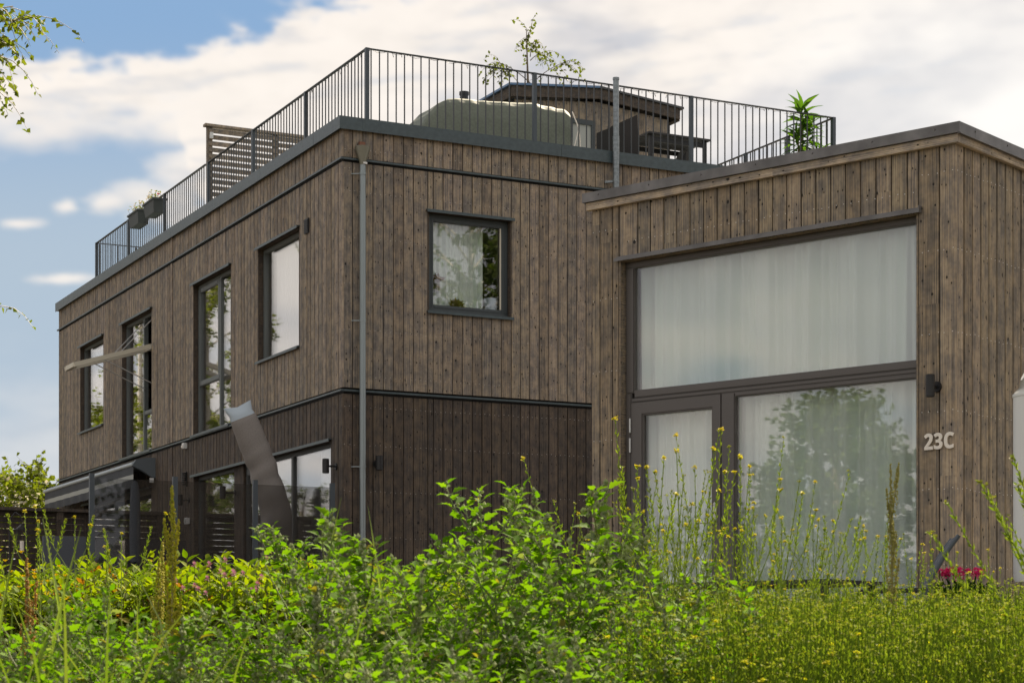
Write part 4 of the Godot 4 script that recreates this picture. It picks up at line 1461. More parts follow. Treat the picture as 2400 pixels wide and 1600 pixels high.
# ---------- the patio before the low house ----------
func build_patio() -> void:
	vb = -0.25
	var mb := MB.new()
	mb.box(Vector3(-3.2, -0.25, -4.2), Vector3(-0.01, 0.05, 2.2))
	mb.box(Vector3(-0.01, -0.25, 0.01), Vector3(3.0, 0.05, 2.2))
	setting("patio", mb, M.paving).transform = HC
	mb = MB.new()
	mb.box(Vector3(-0.45, 0.05, -3.4), Vector3(-0.06, 0.33, -2.2))
	var sp := setting("door_step", mb, M.paving)
	sp.transform = HC
	var t := hthing("patio_table", "dark low garden table in front of the lower pane", "table", HC, fp(0, 0.75, -0.2, 1.5))
	mb = MB.new()
	mb.box(Vector3(-0.4, 0.70, -0.75), Vector3(0.4, 0.735, 0.72))
	part("table_top", mb, M.black_metal, t)
	for sx in [-0.34, 0.34]:
		for sz in [-0.68, 0.66]:
			mb = MB.new()
			mb.box(Vector3(sx - 0.025, 0, sz - 0.025), Vector3(sx + 0.025, 0.70, sz + 0.025))
			part("leg", mb, M.black_metal, t)
	for k in 3:
		var lab: String = ["dark garden chair whose curved back shows at the right end of the table", "dark garden chair at the left end of the patio table", "black garden chair with a woven back before the glazed door"][k]
		var c := hthing("patio_chair", lab, "chair", HC, [fp(0, -0.15, -0.2, 1.35), fp(0, 1.62, -0.2, 1.4), fp(0, 2.0, -0.2, 1.1)][k], "patio chairs")
		c.rotation.y = [-PI / 2 - 0.12, PI / 2 + 0.3, 1.0][k]
		# built facing +z, its back at -z
		var tall: float = [1.05, 0.99, 1.07][k]
		mb = MB.new()
		var prev := []
		for j in 8:
			var s := j / 7.0
			prev.append(Vector3(0, lerpf(0.44, tall, s), -0.20 - 0.30 * s * s - 0.04 * sin(s * 3.0)))
		for j in 7:
			for w in [[-0.24, 0.24]]:
				mb.quad(prev[j] + Vector3(w[0], 0, 0), prev[j] + Vector3(w[1], 0, 0), prev[j + 1] + Vector3(w[1], 0, 0), prev[j + 1] + Vector3(w[0], 0, 0), Vector3(0, 0, -1))
				mb.quad(prev[j] + Vector3(w[0], 0, 0.02), prev[j] + Vector3(w[1], 0, 0.02), prev[j + 1] + Vector3(w[1], 0, 0.02), prev[j + 1] + Vector3(w[0], 0, 0.02), Vector3(0, 0, 1))
		part("backrest", mb, M.grey_cloth if k < 2 else M.rattan, c)
		for sx in [-0.25, 0.25]:
			mb = MB.new()
			var pp := []
			var rr := []
			for q in prev:
				pp.append(q + Vector3(sx, 0, 0.01))
				rr.append(0.017)
			mb.tube(pp, rr, 8)
			part("back_frame", mb, M.post_metal, c)
			mb = MB.new()
			mb.bar(Vector3(sx, 0, 0.22), Vector3(sx, 0.64, 0.2), 0.03, 0.03)
			part("leg", mb, M.black_metal, c)
			mb = MB.new()
			mb.bar(Vector3(sx, 0, -0.34), Vector3(sx, 0.45, -0.2), 0.03, 0.03)
			part("leg", mb, M.black_metal, c)
			mb = MB.new()
			mb.bar(Vector3(sx, 0.65, 0.22), Vector3(sx, 0.66, -0.26), 0.045, 0.02)
			part("armrest", mb, M.black_metal, c)
		mb = MB.new()
		mb.box(Vector3(-0.25, 0.41, -0.22), Vector3(0.25, 0.45, 0.25))
		part("seat", mb, M.rattan, c)
	# flower trough with pink blooms
	var tr := hthing("flower_trough", "low grey planter with bright pink flowers by the house corner", "planter", HC, fp(0, -0.38, -0.2, 0.62))
	tr.rotation.y = deg_to_rad(8)
	mb = MB.new()
	mb.box(Vector3(-0.27, 0.05, -0.2), Vector3(0.27, 0.58, 0.2))
	part("tub", mb, M.planter_grey, tr)
	mb = MB.new()
	mb.box(Vector3(-0.29, 0.58, -0.22), Vector3(0.29, 0.62, 0.22))
	part("rim", mb, M.paving, tr)
	mb = MB.new()
	mb.box(Vector3(-0.25, 0, -0.18), Vector3(0.25, 0.05, 0.18))
	part("foot", mb, M.black_metal, tr)
	var lf := MB.new()
	var fl := MB.new()
	for k in 420:
		var d := Vector3(rnd(-1, 1), rnd(0.1, 1), rnd(-1, 1)).normalized()
		var p := Vector3(rnd(-0.2, 0.2), 0.60, rnd(-0.15, 0.15)) + d * rnd(0.02, 0.13)
		lf.col = Color(0.03, 0.075, 0.015).lerp(Color(0.06, 0.12, 0.02), rng.randf())
		lf.leaf(p, d, Vector3.UP, 0.045, 0.035)
	for k in 15:
		var p := Vector3(rnd(-0.15, 0.15), 0.79 + rnd(-0.03, 0.03), rnd(-0.1, 0.12))
		for e in 34:
			var d := Vector3(rnd(-1, 1), rnd(-0.3, 1), rnd(-1, 1)).normalized()
			fl.col = Color(0.78, 0.02, 0.17).lerp(Color(0.85, 0.09, 0.32), rng.randf())
			fl.leaf(p + d * 0.022, d, Vector3.UP, 0.022, 0.02)
		lf.tube([Vector3(p.x * 0.5, 0.6, p.z * 0.5), p], [0.004, 0.003], 4, false)
	part("foliage", lf, M.leaf, tr)
	part("flowers", fl, M.petal, tr)
	# white covered parasol at the right edge
	var wp := thing("white_cover_pole", "tall white plastic-covered pole at the right edge of the patio", "cover", at_px(2432, 1528, 14.5) + Vector3(0, -0.2, 0))
	mb = MB.new()
	mb.tube([Vector3(0.0, 0.72, 0), Vector3(0, 0.75, 0), Vector3(0, 2.10, 0), Vector3(-0.01, 2.17, 0), Vector3(-0.04, 2.23, 0.0), Vector3(-0.09, 2.26, 0)], [0.16, 0.175, 0.175, 0.16, 0.12, 0.06], 20)
	part("cover", mb, M.white_plastic, wp)
	mb = MB.new()
	mb.tube([Vector3(0.0, 2.085, 0), Vector3(0, 2.105, 0)], [0.18, 0.18], 20)
	part("seam_ring", mb, M.white_plastic, wp)
	mb = MB.new()
	mb.tube([Vector3.ZERO, Vector3(0, 0.04, 0), Vector3(0, 0.06, 0), Vector3(0, 0.72, 0)], [0.22, 0.22, 0.05, 0.05], 14)
	part("stand", mb, M.black_metal, wp)

# ---------- trees ----------
func limb(wood: MB, leaves: MB, from: Vector3, to: Vector3, r: float, twigs: int, per: int, leaf_l: float, droop: float, ca: Color, cb: Color, twig_l: float) -> void:
	var mid := from.lerp(to, 0.5) + Vector3(0, (to - from).length() * 0.14, 0)
	var pts := []
	var rad := []
	for k in 6:
		var s := k / 5.0
		pts.append(from.lerp(mid, s).lerp(mid.lerp(to, s), s))
		rad.append(lerpf(r, 0.006, sqrt(s)))
	wood.tube(pts, rad, 5, false)
	for k in twigs:
		var s := sqrt(rng.randf()) * 0.85 + 0.15
		var p := from.lerp(mid, s).lerp(mid.lerp(to, s), s)
		var d := ((to - from).normalized() + Vector3(rnd(-1, 1), rnd(-0.6, 0.8), rnd(-1, 1)) * 0.9).normalized()
		var l := twig_l * rnd(0.5, 1.2)
		var tp := [p]
		for e in 4:
			d = (d + Vector3(0, -droop * 0.34, 0)).normalized()
			tp.append(tp[-1] + d * l * 0.25)
		wood.tube(tp, [0.006, 0.005, 0.004, 0.003, 0.002], 3, false)
		for e in per:
			var q := (e + rng.randf()) / per * 4.0
			var i0 := mini(int(q), 3)
			var at: Vector3 = tp[i0].lerp(tp[i0 + 1], q - i0)
			leaves.col = ca.lerp(cb, rng.randf())
			var ld := Vector3(rnd(-1, 1), rnd(-1.2, 0.5), rnd(-1, 1)).normalized()
			var size := leaf_l * rnd(0.7, 1.25)
			leaves.leaf(at + ld * 0.012, ld, Vector3(rnd(-1, 1), 0.6, rnd(-1, 1)).normalized(), size, size * 0.72, 0.15)

func tree(called: String, label: String, at: Vector3, high: float, wide: float, low: float, limbs: int, twigs: int, per: int, leaf_l: float, droop: float, ca: Color, cb: Color, bark: Material, girth: float, extra := []) -> Node3D:
	var t := thing(called, label, "tree", at)
	var wood := MB.new()
	var leaves := MB.new()
	var pts := []
	var rad := []
	for k in 8:
		var s := k / 7.0
		pts.append(Vector3(0.12 * sin(s * 4.0) * s, high * 0.97 * s, 0.1 * sin(s * 5.0 + 1.0) * s))
		rad.append(girth * pow(1.0 - s, 0.8) + 0.008)
	wood.tube(pts, rad, 9, false)
	for k in limbs:
		var s := (k + rng.randf()) / limbs
		var y := lerpf(low, high * 0.96, s)
		var reach := wide * pow(sin(PI * clampf(0.16 + 0.84 * s, 0, 1)), 0.75) * rnd(0.65, 1.08)
		var g := k * 2.4 + rnd(-0.4, 0.4)
		var from := Vector3(0, maxf(y - reach * 0.55, low * 0.6), 0)
		limb(wood, leaves, from, Vector3(cos(g) * reach, y + reach * rnd(-0.1, 0.25), sin(g) * reach), girth * 0.32 * (1.0 - s * 0.8), twigs, per, leaf_l, droop, ca, cb, 0.25 * wide + 0.25)
	for e in extra:
		limb(wood, leaves, e[0], e[1], 0.03, e[2], per, leaf_l, droop, ca, cb, e[3])
	part("trunk", wood, bark, t)
	part("crown", leaves, M.leaf, t)
	return t

func build_trees() -> void:
	var ya := Color(0.13, 0.17, 0.018)
	var yb := Color(0.19, 0.21, 0.03)
	var ga := Color(0.06, 0.10, 0.02)
	var gb := Color(0.11, 0.15, 0.03)
	# birch beside the lens, only its outer twigs come into view
	var base := Vector3(-7.6, ground_height(-7.6, -20.0), -20.0)
	var ex := []
	for e in [[20, 90, 18], [-60, 60, 16], [50, 45, 14], [10, 190, 12], [-30, 20, 18], [-80, 200, 10], [5, 130, 16], [-25, 728, 7], [30, 15, 16]]:
		var p := at_px(e[0], e[1], 20.0 + rnd(-0.3, 0.3)) - base
		ex.append([Vector3(0, p.y - 0.9, 0), p, e[2], 0.6])
	tree("birch_tree", "birch whose outer twigs hang in at the upper left corner", base, 9.5, 1.9, 3.8, 22, 8, 13, 0.07, 1.2, ya, yb, M.white_bark, 0.12, ex)
	var far := Vector3(0.42, 0.3, -45.0)
	tree("birch_tree", "birch top rising behind the roof hut", far, 14.4, 1.9, 8.0, 34, 8, 9, 0.085, 1.5, Color(0.09, 0.11, 0.02), Color(0.13, 0.15, 0.03), M.bark, 0.16)
	# unseen trees: those by the long wall mirrored in windows, right row darkens short wall
	for e in [[-15.6, 41.9, 12.0, 1.35, 2.6, 40, 18, 15, 0.10, 1.8, 1], [-17.4, 46.1, 10.5, 1.4, 1.6, 36, 16, 14, 0.11, 1.5, 1], [-20.9, 51.5, 6.7, 3.0, 0.8, 30, 16, 14, 0.12, 0.3, 1], [-12.76, 38.95, 3.9, 1.7, 0.5, 24, 14, 13, 0.08, 0.2, 0], [-11.0, 34.6, 2.9, 0.8, 0.4, 16, 10, 12, 0.07, 0.2, 0], [-12.5, 36.9, 10.2, 0.9, 8.0, 7, 8, 10, 0.08, 1.6, 1], [10.5, -2.5, 12.0, 3.4, 1.0, 44, 14, 12, 0.2, 0.3, 0], [13.5, 2.0, 13.0, 3.6, 1.0, 44, 14, 12, 0.2, 0.3, 0], [17.0, 6.6, 12.0, 3.6, 1.0, 44, 14, 12, 0.2, 0.3, 0], [21.5, 11.0, 13.0, 3.6, 1.0, 44, 14, 12, 0.2, 0.3, 0]]:
		var at := Vector3(e[0], ground_height(e[0], -e[1]), -e[1])
		tree("unseen_garden_tree", "leafy garden tree out of view, one of those mirrored in the glass or darkening the short wall", at, e[2], e[3], e[4], e[5], e[6], e[7], e[8], e[9], ya if e[10] else ga, yb if e[10] else gb, M.white_bark if e[10] else M.bark, 0.13).set_meta("group", "trees mirrored in the windows")
	# the tree that the low house's lower pane mirrors, and the one above the square window
	var a := Vector3(-16.1, -1.1, -10.2)
	tree("willow_tree", "dense willow beyond the meadow, mirrored in the large lower pane", a, 5.75, 1.95, 0.6, 60, 24, 18, 0.12, 0.1, ga, gb, M.bark, 0.2)
	tree("willow_tree", "low bushy willow mirrored near the door of the front house", Vector3(-19.5, -1.1, -12.0), 3.9, 1.7, 0.4, 26, 14, 12, 0.10, 0.2, ga, gb, M.bark, 0.14)
	tree("birch_tree", "tall birch mirrored in the top of the square window", Vector3(22.5, -0.5, -8.4), 17.0, 3.6, 10.5, 34, 14, 12, 0.14, 1.5, ga, gb, M.white_bark, 0.2)
	# bushes behind the slatted fence
	for e in [[88, 1092, 44.0, 1.5], [20, 1120, 45.0, 1.4], [128, 1130, 43.0, 1.0], [-40, 1085, 46.0, 1.6]]:
		var top := at_px(e[0], e[1], e[2])
		var at := Vector3(top.x, ground_height(top.x, top.z), top.z)
		var b := tree("blossom_bush", ["tall yellow-green bush with pale blossom behind the fence, beside the house", "yellow-green bush behind the fence at the left edge", "low yellow-green bush tucked against the house corner behind the fence", "bush just beyond the left edge of the view"][[88, 20, 128, -40].find(e[0])], at, top.y - at.y, e[3], 1.2, 26, 10, 10, 0.12, 0.1, ya, yb, M.bark, 0.07)
		b.set_meta("category", "bush")
		b.set_meta("group", "bushes behind the fence")
		var fl := MB.new()
		for k in 260:
			fl.col = Color(0.62, 0.58, 0.42)
			var s := rng.randf()
			var g := rnd(0, TAU)
			var r: float = e[3] * sqrt(rng.randf())
			fl.leaf(Vector3(cos(g) * r, lerpf(1.4, (top.y - at.y) * 0.9, s), sin(g) * r), Vector3(rnd(-1, 1), rnd(-0.3, 1), rnd(-1, 1)).normalized(), Vector3.UP, 0.11, 0.1)
		part("blossom", fl, M.petal, b)
	var sp := at_px(42, 1118, 50)
	var st := thing("spruce_tree", "small dark pointed spruce between the bushes behind the fence", "tree", Vector3(sp.x, 0.3, sp.z))
	var wood := MB.new()
	wood.tube([Vector3.ZERO, Vector3(0, sp.y - 0.3, 0)], [0.07, 0.01], 6, false)
	var lf := MB.new()
	for k in 1500:
		var s := rng.randf()
		var g := rnd(0, TAU)
		var r := (1.0 - s) * 1.1 * sqrt(rng.randf()) + 0.03
		lf.col = Color(0.025, 0.04, 0.02).lerp(Color(0.05, 0.06, 0.025), rng.randf())
		lf.leaf(Vector3(cos(g) * r, 0.4 + s * (sp.y - 0.75) - r * 0.2, sin(g) * r), Vector3(cos(g), -0.35, sin(g)).normalized(), Vector3.UP, 0.22, 0.06)
	part("trunk", wood, M.bark, st)
	part("crown", lf, M.leaf, st)

# ---------- meadow ----------
func goosefoot(h: float, pale: float, single := []) -> Node3D:
	var t := thing("goosefoot_plant", "tall bright green goosefoot weed with toothed leaves in the foreground", "weed", Vector3.ZERO, 0.0, "goosefoot weeds in the foreground")
	var st := MB.new()
	var lf := MB.new()
	var sd := MB.new()
	var axes := []
	var bend := Vector3(rnd(-0.05, 0.05), 0, rnd(-0.05, 0.05))
	var main := []
	for k in 7:
		main.append(Vector3(0, h * k / 6.0, 0) + bend * pow(k / 6.0, 2) * h)
	axes.append([main, 1.0])
	for k in 14:
		var s := rnd(0.25, 0.9)
		var p: Vector3 = Vector3(0, h * s, 0) + bend * s * s * h
		var g := k * 2.4 + rnd(-0.3, 0.3)
		var l := h * (0.34 * (1.0 - s) + 0.10) * rnd(0.8, 1.2)
		var d := Vector3(cos(g), 1.1, sin(g)).normalized()
		axes.append([[p, p + d * l * 0.5, p + d * l * 0.8 + Vector3(0, l * 0.12, 0), p + d * l + Vector3(0, l * 0.3, 0)], 0.6])
	for a in axes:
		var pts: Array = a[0]
		var big: float = a[1]
		var rad := []
		for k in pts.size():
			rad.append(lerpf(0.006, 0.0018, k / (pts.size() - 1.0)) * (1.0 if big > 0.9 else 0.6))
		st.col = Color(0.12, 0.17, 0.05).lerp(Color(0.20, 0.14, 0.06), rng.randf() * 0.4)
		st.tube(pts, rad, 5, false)
		var n := 42 if big > 0.9 else 14
		for k in n:
			var s := pow((k + 0.5) / n, 0.75) * 0.97 + 0.02
			var q := s * (pts.size() - 1)
			var i0 := mini(int(q), pts.size() - 2)
			var p: Vector3 = pts[i0].lerp(pts[i0 + 1], q - i0)
			var g := k * 2.4 + rnd(-0.3, 0.3)
			var up := lerpf(0.15, 0.9, s) + rnd(-0.25, 0.15)
			var d := Vector3(cos(g), up, sin(g)).normalized()
			var l := lerpf(0.075, 0.043, s) * rnd(0.75, 1.2) * (1.0 if big > 0.9 else 0.82)
			lf.col = Color(0.10, 0.22, 0.008).lerp(Color(0.19, 0.32, 0.018), rng.randf())
			if rng.randf() < 0.05:
				lf.col = Color(0.22, 0.26, 0.14)
			elif rng.randf() < 0.04:
				lf.col = Color(0.26, 0.22, 0.04)
			st.tube([p, p + d * l * 0.35], [0.0012, 0.0009], 3, false)
			if single and s > 0.25:
				share("leaf", single[rng.randi_range(0, single.size() - 1)], t, leaf_place(p + d * l * 0.3, d, l))
			else:
				lf.big_leaf(p + d * l * 0.3, d, Vector3(rnd(-0.8, 0.8), 1, rnd(-0.8, 0.8)).normalized(), l, l * rnd(0.46, 0.66), rnd(0.1, 0.5), 0.1 + 0.15 * rng.randf())
		# pale mealy flower clusters at the tips
		var m := int((85 if big > 0.9 else 22) * pale)
		for k in m:
			var s := 1.0 - rng.randf() * (0.2 if big > 0.9 else 0.4)
			var q := s * (pts.size() - 1)
			var i0 := mini(int(q), pts.size() - 2)
			var p: Vector3 = pts[i0].lerp(pts[i0 + 1], q - i0)
			var w := (1.0 - s) * 0.11 + 0.004
			sd.col = Color(0.26, 0.31, 0.15).lerp(Color(0.43, 0.45, 0.29), rng.randf())
			sd.blob(p + Vector3(rnd(-w, w), rnd(-0.01, 0.015), rnd(-w, w)), rnd(0.004, 0.0085), 1.3)
	part("stem", st, M.stem, t)
	part("foliage", lf, M.leaf, t)
	if sd.v.size():
		part("flower_clusters", sd, M.soft_leaf, t).set_meta("kind", "stuff")
	return t

func mustard(h: float, branches: int, pods: int, bloom: float, spread: float, pod_w := 0.0042) -> Array:
	var st := MB.new()
	var pd := MB.new()
	var fl := MB.new()
	var tone := Color(0.17, 0.24, 0.03)
	var ends := []
	st.col = tone
	var lean := Vector3(rnd(-0.12, 0.12), 0, rnd(-0.12, 0.12)) * spread
	st.tube([Vector3.ZERO, Vector3(lean.x * 0.4, h * 0.5, lean.z * 0.4) * 1.0, Vector3(lean.x, h, lean.z)], [0.0032, 0.0024, 0.0012], 4, false)
	ends.append([Vector3(lean.x * 0.4, h * 0.5, lean.z * 0.4), Vector3(lean.x, h, lean.z)])
	for k in branches:
		var s := rnd(0.25, 0.8)
		var p := Vector3(lean.x * s * 0.8, h * s, lean.z * s * 0.8)
		var g := k * 2.4 + rnd(-0.5, 0.5)
		var l := h * (1.0 - s) * rnd(0.75, 1.1) + 0.08
		var e := p + Vector3(cos(g) * 0.42 * spread, 0.95, sin(g) * 0.42 * spread).normalized() * l
		var m := p.lerp(e, 0.5) + Vector3(cos(g), -0.3, sin(g)) * l * 0.07
		st.tube([p, m, e], [0.0019, 0.0015, 0.0009], 3, false)
		ends.append([m, e])
	for a in ends:
		var a0: Vector3 = a[0]
		var a1: Vector3 = a[1]
		var d := (a1 - a0).normalized()
		for k in pods:
			var s := (k + rng.randf()) / pods
			var g := k * 2.4
			var o := Vector3(cos(g), 0.0, sin(g))
			pd.col = Color(0.145, 0.215, 0.015).lerp(Color(0.25, 0.305, 0.035), rng.randf())
			var b := a0.lerp(a1, s)
			var e := b + (d * 0.9 + o * 0.5).normalized() * rnd(0.012, 0.024) * (1.2 - 0.5 * s)
			pd.leaf(b, (e - b).normalized(), d, (e - b).length(), pod_w, 0.5)
			pd.leaf(b, (e - b).normalized(), o.cross(d), (e - b).length(), pod_w, 0.5)
		var n := 9 if rng.randf() < bloom else 3
		for k in n:
			fl.col = Color(0.62, 0.50, 0.01).lerp(Color(0.55, 0.54, 0.04), rng.randf()) if n > 4 else Color(0.22, 0.24, 0.03)
			var o := Vector3(rnd(-1, 1), rnd(-0.4, 0.8), rnd(-1, 1)).normalized()
			var p := a1 + o * rnd(0.002, 0.008)
			for e in 3:
				fl.leaf(p, Vector3(rnd(-1, 1), rnd(0, 1), rnd(-1, 1)).normalized(), Vector3.UP, 0.0075, 0.006)
	for k in 10:
		var g := rnd(0, TAU)
		pd.col = Color(0.08, 0.13, 0.02)
		pd.leaf(Vector3(lean.x * 0.2, h * rnd(0.08, 0.6), lean.z * 0.2), Vector3(cos(g), rnd(0.1, 0.8), sin(g)).normalized(), Vector3.UP, rnd(0.03, 0.07), 0.01)
	return [st, pd, fl]

func mustard_plant(h: float, br: int, pods: int, bloom: float, spread: float) -> Node3D:
	var t := thing("mustard_plant", "thin branching mustard stems with pods and small yellow flowers", "wildflower", Vector3.ZERO, 0.0, "yellow-flowered mustard stems before the low house")
	var m := mustard(h, br, pods, bloom, spread)
	part("stem", m[0], M.stem, t)
	part("pods", m[1], M.soft_leaf, t).set_meta("kind", "stuff")
	part("flowers", m[2], M.petal, t).set_meta("kind", "stuff")
	return t

func dock(called: String, label: String, h: float, at: Vector3, c0: Color, c1: Color, dense: int, turn: float) -> void:
	var t := thing(called, label, "wildflower", at, turn)
	var st := MB.new()
	var sd := MB.new()
	var lf := MB.new()
	st.col = Color(0.22, 0.19, 0.07)
	st.tube([Vector3.ZERO, Vector3(0.01, h * 0.5, 0), Vector3(0, h, 0.01)], [0.006, 0.0045, 0.0015], 6, false)
	var arms := [[Vector3(0.01, h * 0.62, 0), Vector3(0, h, 0.01)]]
	for k in 6:
		var s := rnd(0.55, 0.86)
		var g := k * 2.4
		var l := h * rnd(0.10, 0.2)
		var p := Vector3(0.008, h * s, 0)
		var e := p + Vector3(cos(g) * 0.16, 1, sin(g) * 0.16).normalized() * l
		st.tube([p, e], [0.002, 0.001], 4, false)
		arms.append([p, e])
	for a in arms:
		var n := int(dense * (a[1] - a[0]).length() / h * 2.2)
		for k in n:
			var s := rng.randf()
			var p: Vector3 = a[0].lerp(a[1], s)
			var w := 0.013 * (1.15 - s)
			sd.col = c0.lerp(c1, rng.randf())
			sd.blob(p + Vector3(rnd(-w, w), rnd(-0.006, 0.006), rnd(-w, w)), rnd(0.0022, 0.004), 1.3)
	for k in 7:
		var g := k * 2.4
		lf.col = Color(0.09, 0.15, 0.02)
		lf.big_leaf(Vector3(0.005, h * (0.2 + 0.06 * k), 0), Vector3(cos(g), 0.7, sin(g)).normalized(), Vector3.UP, rnd(0.06, 0.13), 0.018, 1.0)
	part("stem", st, M.stem, t)
	part("seed_spike", sd, M.soft_leaf, t)
	part("leaves", lf, M.leaf, t)

func multi(called: String, label: String, category: String, mesh: Mesh, xs: Array) -> void:
	var mm := MultiMesh.new()
	mm.transform_format = MultiMesh.TRANSFORM_3D
	mm.mesh = mesh
	mm.instance_count = xs.size()
	for k in xs.size():
		mm.set_instance_transform(k, xs[k])
	var o := MultiMeshInstance3D.new()
	o.name = numbered(called)
	o.multimesh = mm
	add_child(o)
	o.set_meta("kind", "stuff")
	tag(o, label, category)

func join(list: Array) -> MB:
	var r := MB.new()
	for m in list:
		var k := r.v.size()
		r.v.append_array(m.v)
		r.n.append_array(m.n)
		r.c.append_array(m.c)
		r.t.append_array(m.t)
		for x in m.i:
			r.i.append(x + k)
	return r

func grass_clump(n: int, h: float, wide: float, c0: Color, c1: Color, spread: float, head: bool) -> MB:
	var b := MB.new()
	for k in n:
		var g := rnd(0, TAU)
		var d := Vector3(cos(g), 0, sin(g))
		var p := d * rnd(0, spread)
		var l := h * rnd(0.6, 1.1)
		var out := rnd(0.08, 0.5) * l
		var s := Vector3(-d.z, 0, d.x)
		b.col = c0.lerp(c1, rng.randf())
		var first := b.v.size()
		for j in 6:
			var q := j / 5.0
			var c := p + Vector3(0, l * (q - 0.22 * q * q * q), 0) + d * out * q * q
			var w := wide * (1.0 - q * q) * 0.5 + 0.0002
			var nn := (d * -1.0 + Vector3(0, 0.8 * q, 0)).normalized()
			b.v.append_array(PackedVector3Array([c - s * w, c + s * w]))
			b.n.append_array(PackedVector3Array([nn, nn]))
			b.c.append_array(PackedColorArray([b.col, b.col]))
			b.t.append_array(PackedVector2Array([Vector2.ZERO, Vector2.ZERO]))
		for j in 5:
			var x := first + j * 2
			b.i.append_array(PackedInt32Array([x, x + 2, x + 1, x + 1, x + 2, x + 3]))
		if head and rng.randf() < 0.3:
			b.col = Color(0.24, 0.22, 0.09)
			var tip := p + Vector3(0, l * 1.05, 0) + d * out * 0.4
			b.tube([p, tip], [0.0012, 0.0008], 3, false)
			for j in 10:
				b.blob(tip + Vector3(rnd(-0.004, 0.004), -j * 0.006, rnd(-0.004, 0.004)), 0.003, 1.6)
	return b

func hedge_shrub(h: float) -> Node3D:
	var t := thing("hedge_shrub", "yellow-green leafy shrub in the low hedge before the terrace", "shrub", Vector3.ZERO, 0.0, "shrubs of the low hedge before the terrace")
	var st := MB.new()
	var lf := MB.new()
	for k in 34:
		var g := k * 2.4
		var r := 0.42 * sqrt((k + 0.5) / 34.0)
		var b := Vector3(cos(g) * r * 0.4, 0, sin(g) * r * 0.4)
		var e := Vector3(cos(g) * r, h * rnd(0.78, 1.0) * (1.0 - 0.3 * r), sin(g) * r)
		st.col = Color(0.12, 0.08, 0.04)
		st.tube([b, b.lerp(e, 0.6) + Vector3(0, 0.05, 0), e], [0.005, 0.004, 0.002], 4, false)
		for j in 19:
			var s := 0.3 + 0.7 * pow((j + rng.randf()) / 19.0, 0.7)
			var p := b.lerp(e, s)
			var a := j * 2.4 + k
			var d := Vector3(cos(a), lerpf(0.3, 1.1, s), sin(a)).normalized()
			lf.col = Color(0.12, 0.19, 0.008).lerp(Color(0.26, 0.31, 0.012), smoothstep(0.1, 0.9, rng.randf()))
			if rng.randf() < 0.02:
				lf.col = Color(0.28, 0.12, 0.02)
			lf.big_leaf(p, d, Vector3(rnd(-0.7, 0.7), 1, rnd(-0.7, 0.7)).normalized(), rnd(0.062, 0.092), rnd(0.027, 0.038), rnd(0.1, 0.45))
	part("stem", st, M.stem, t)
	part("foliage", lf, M.leaf, t)
	return t

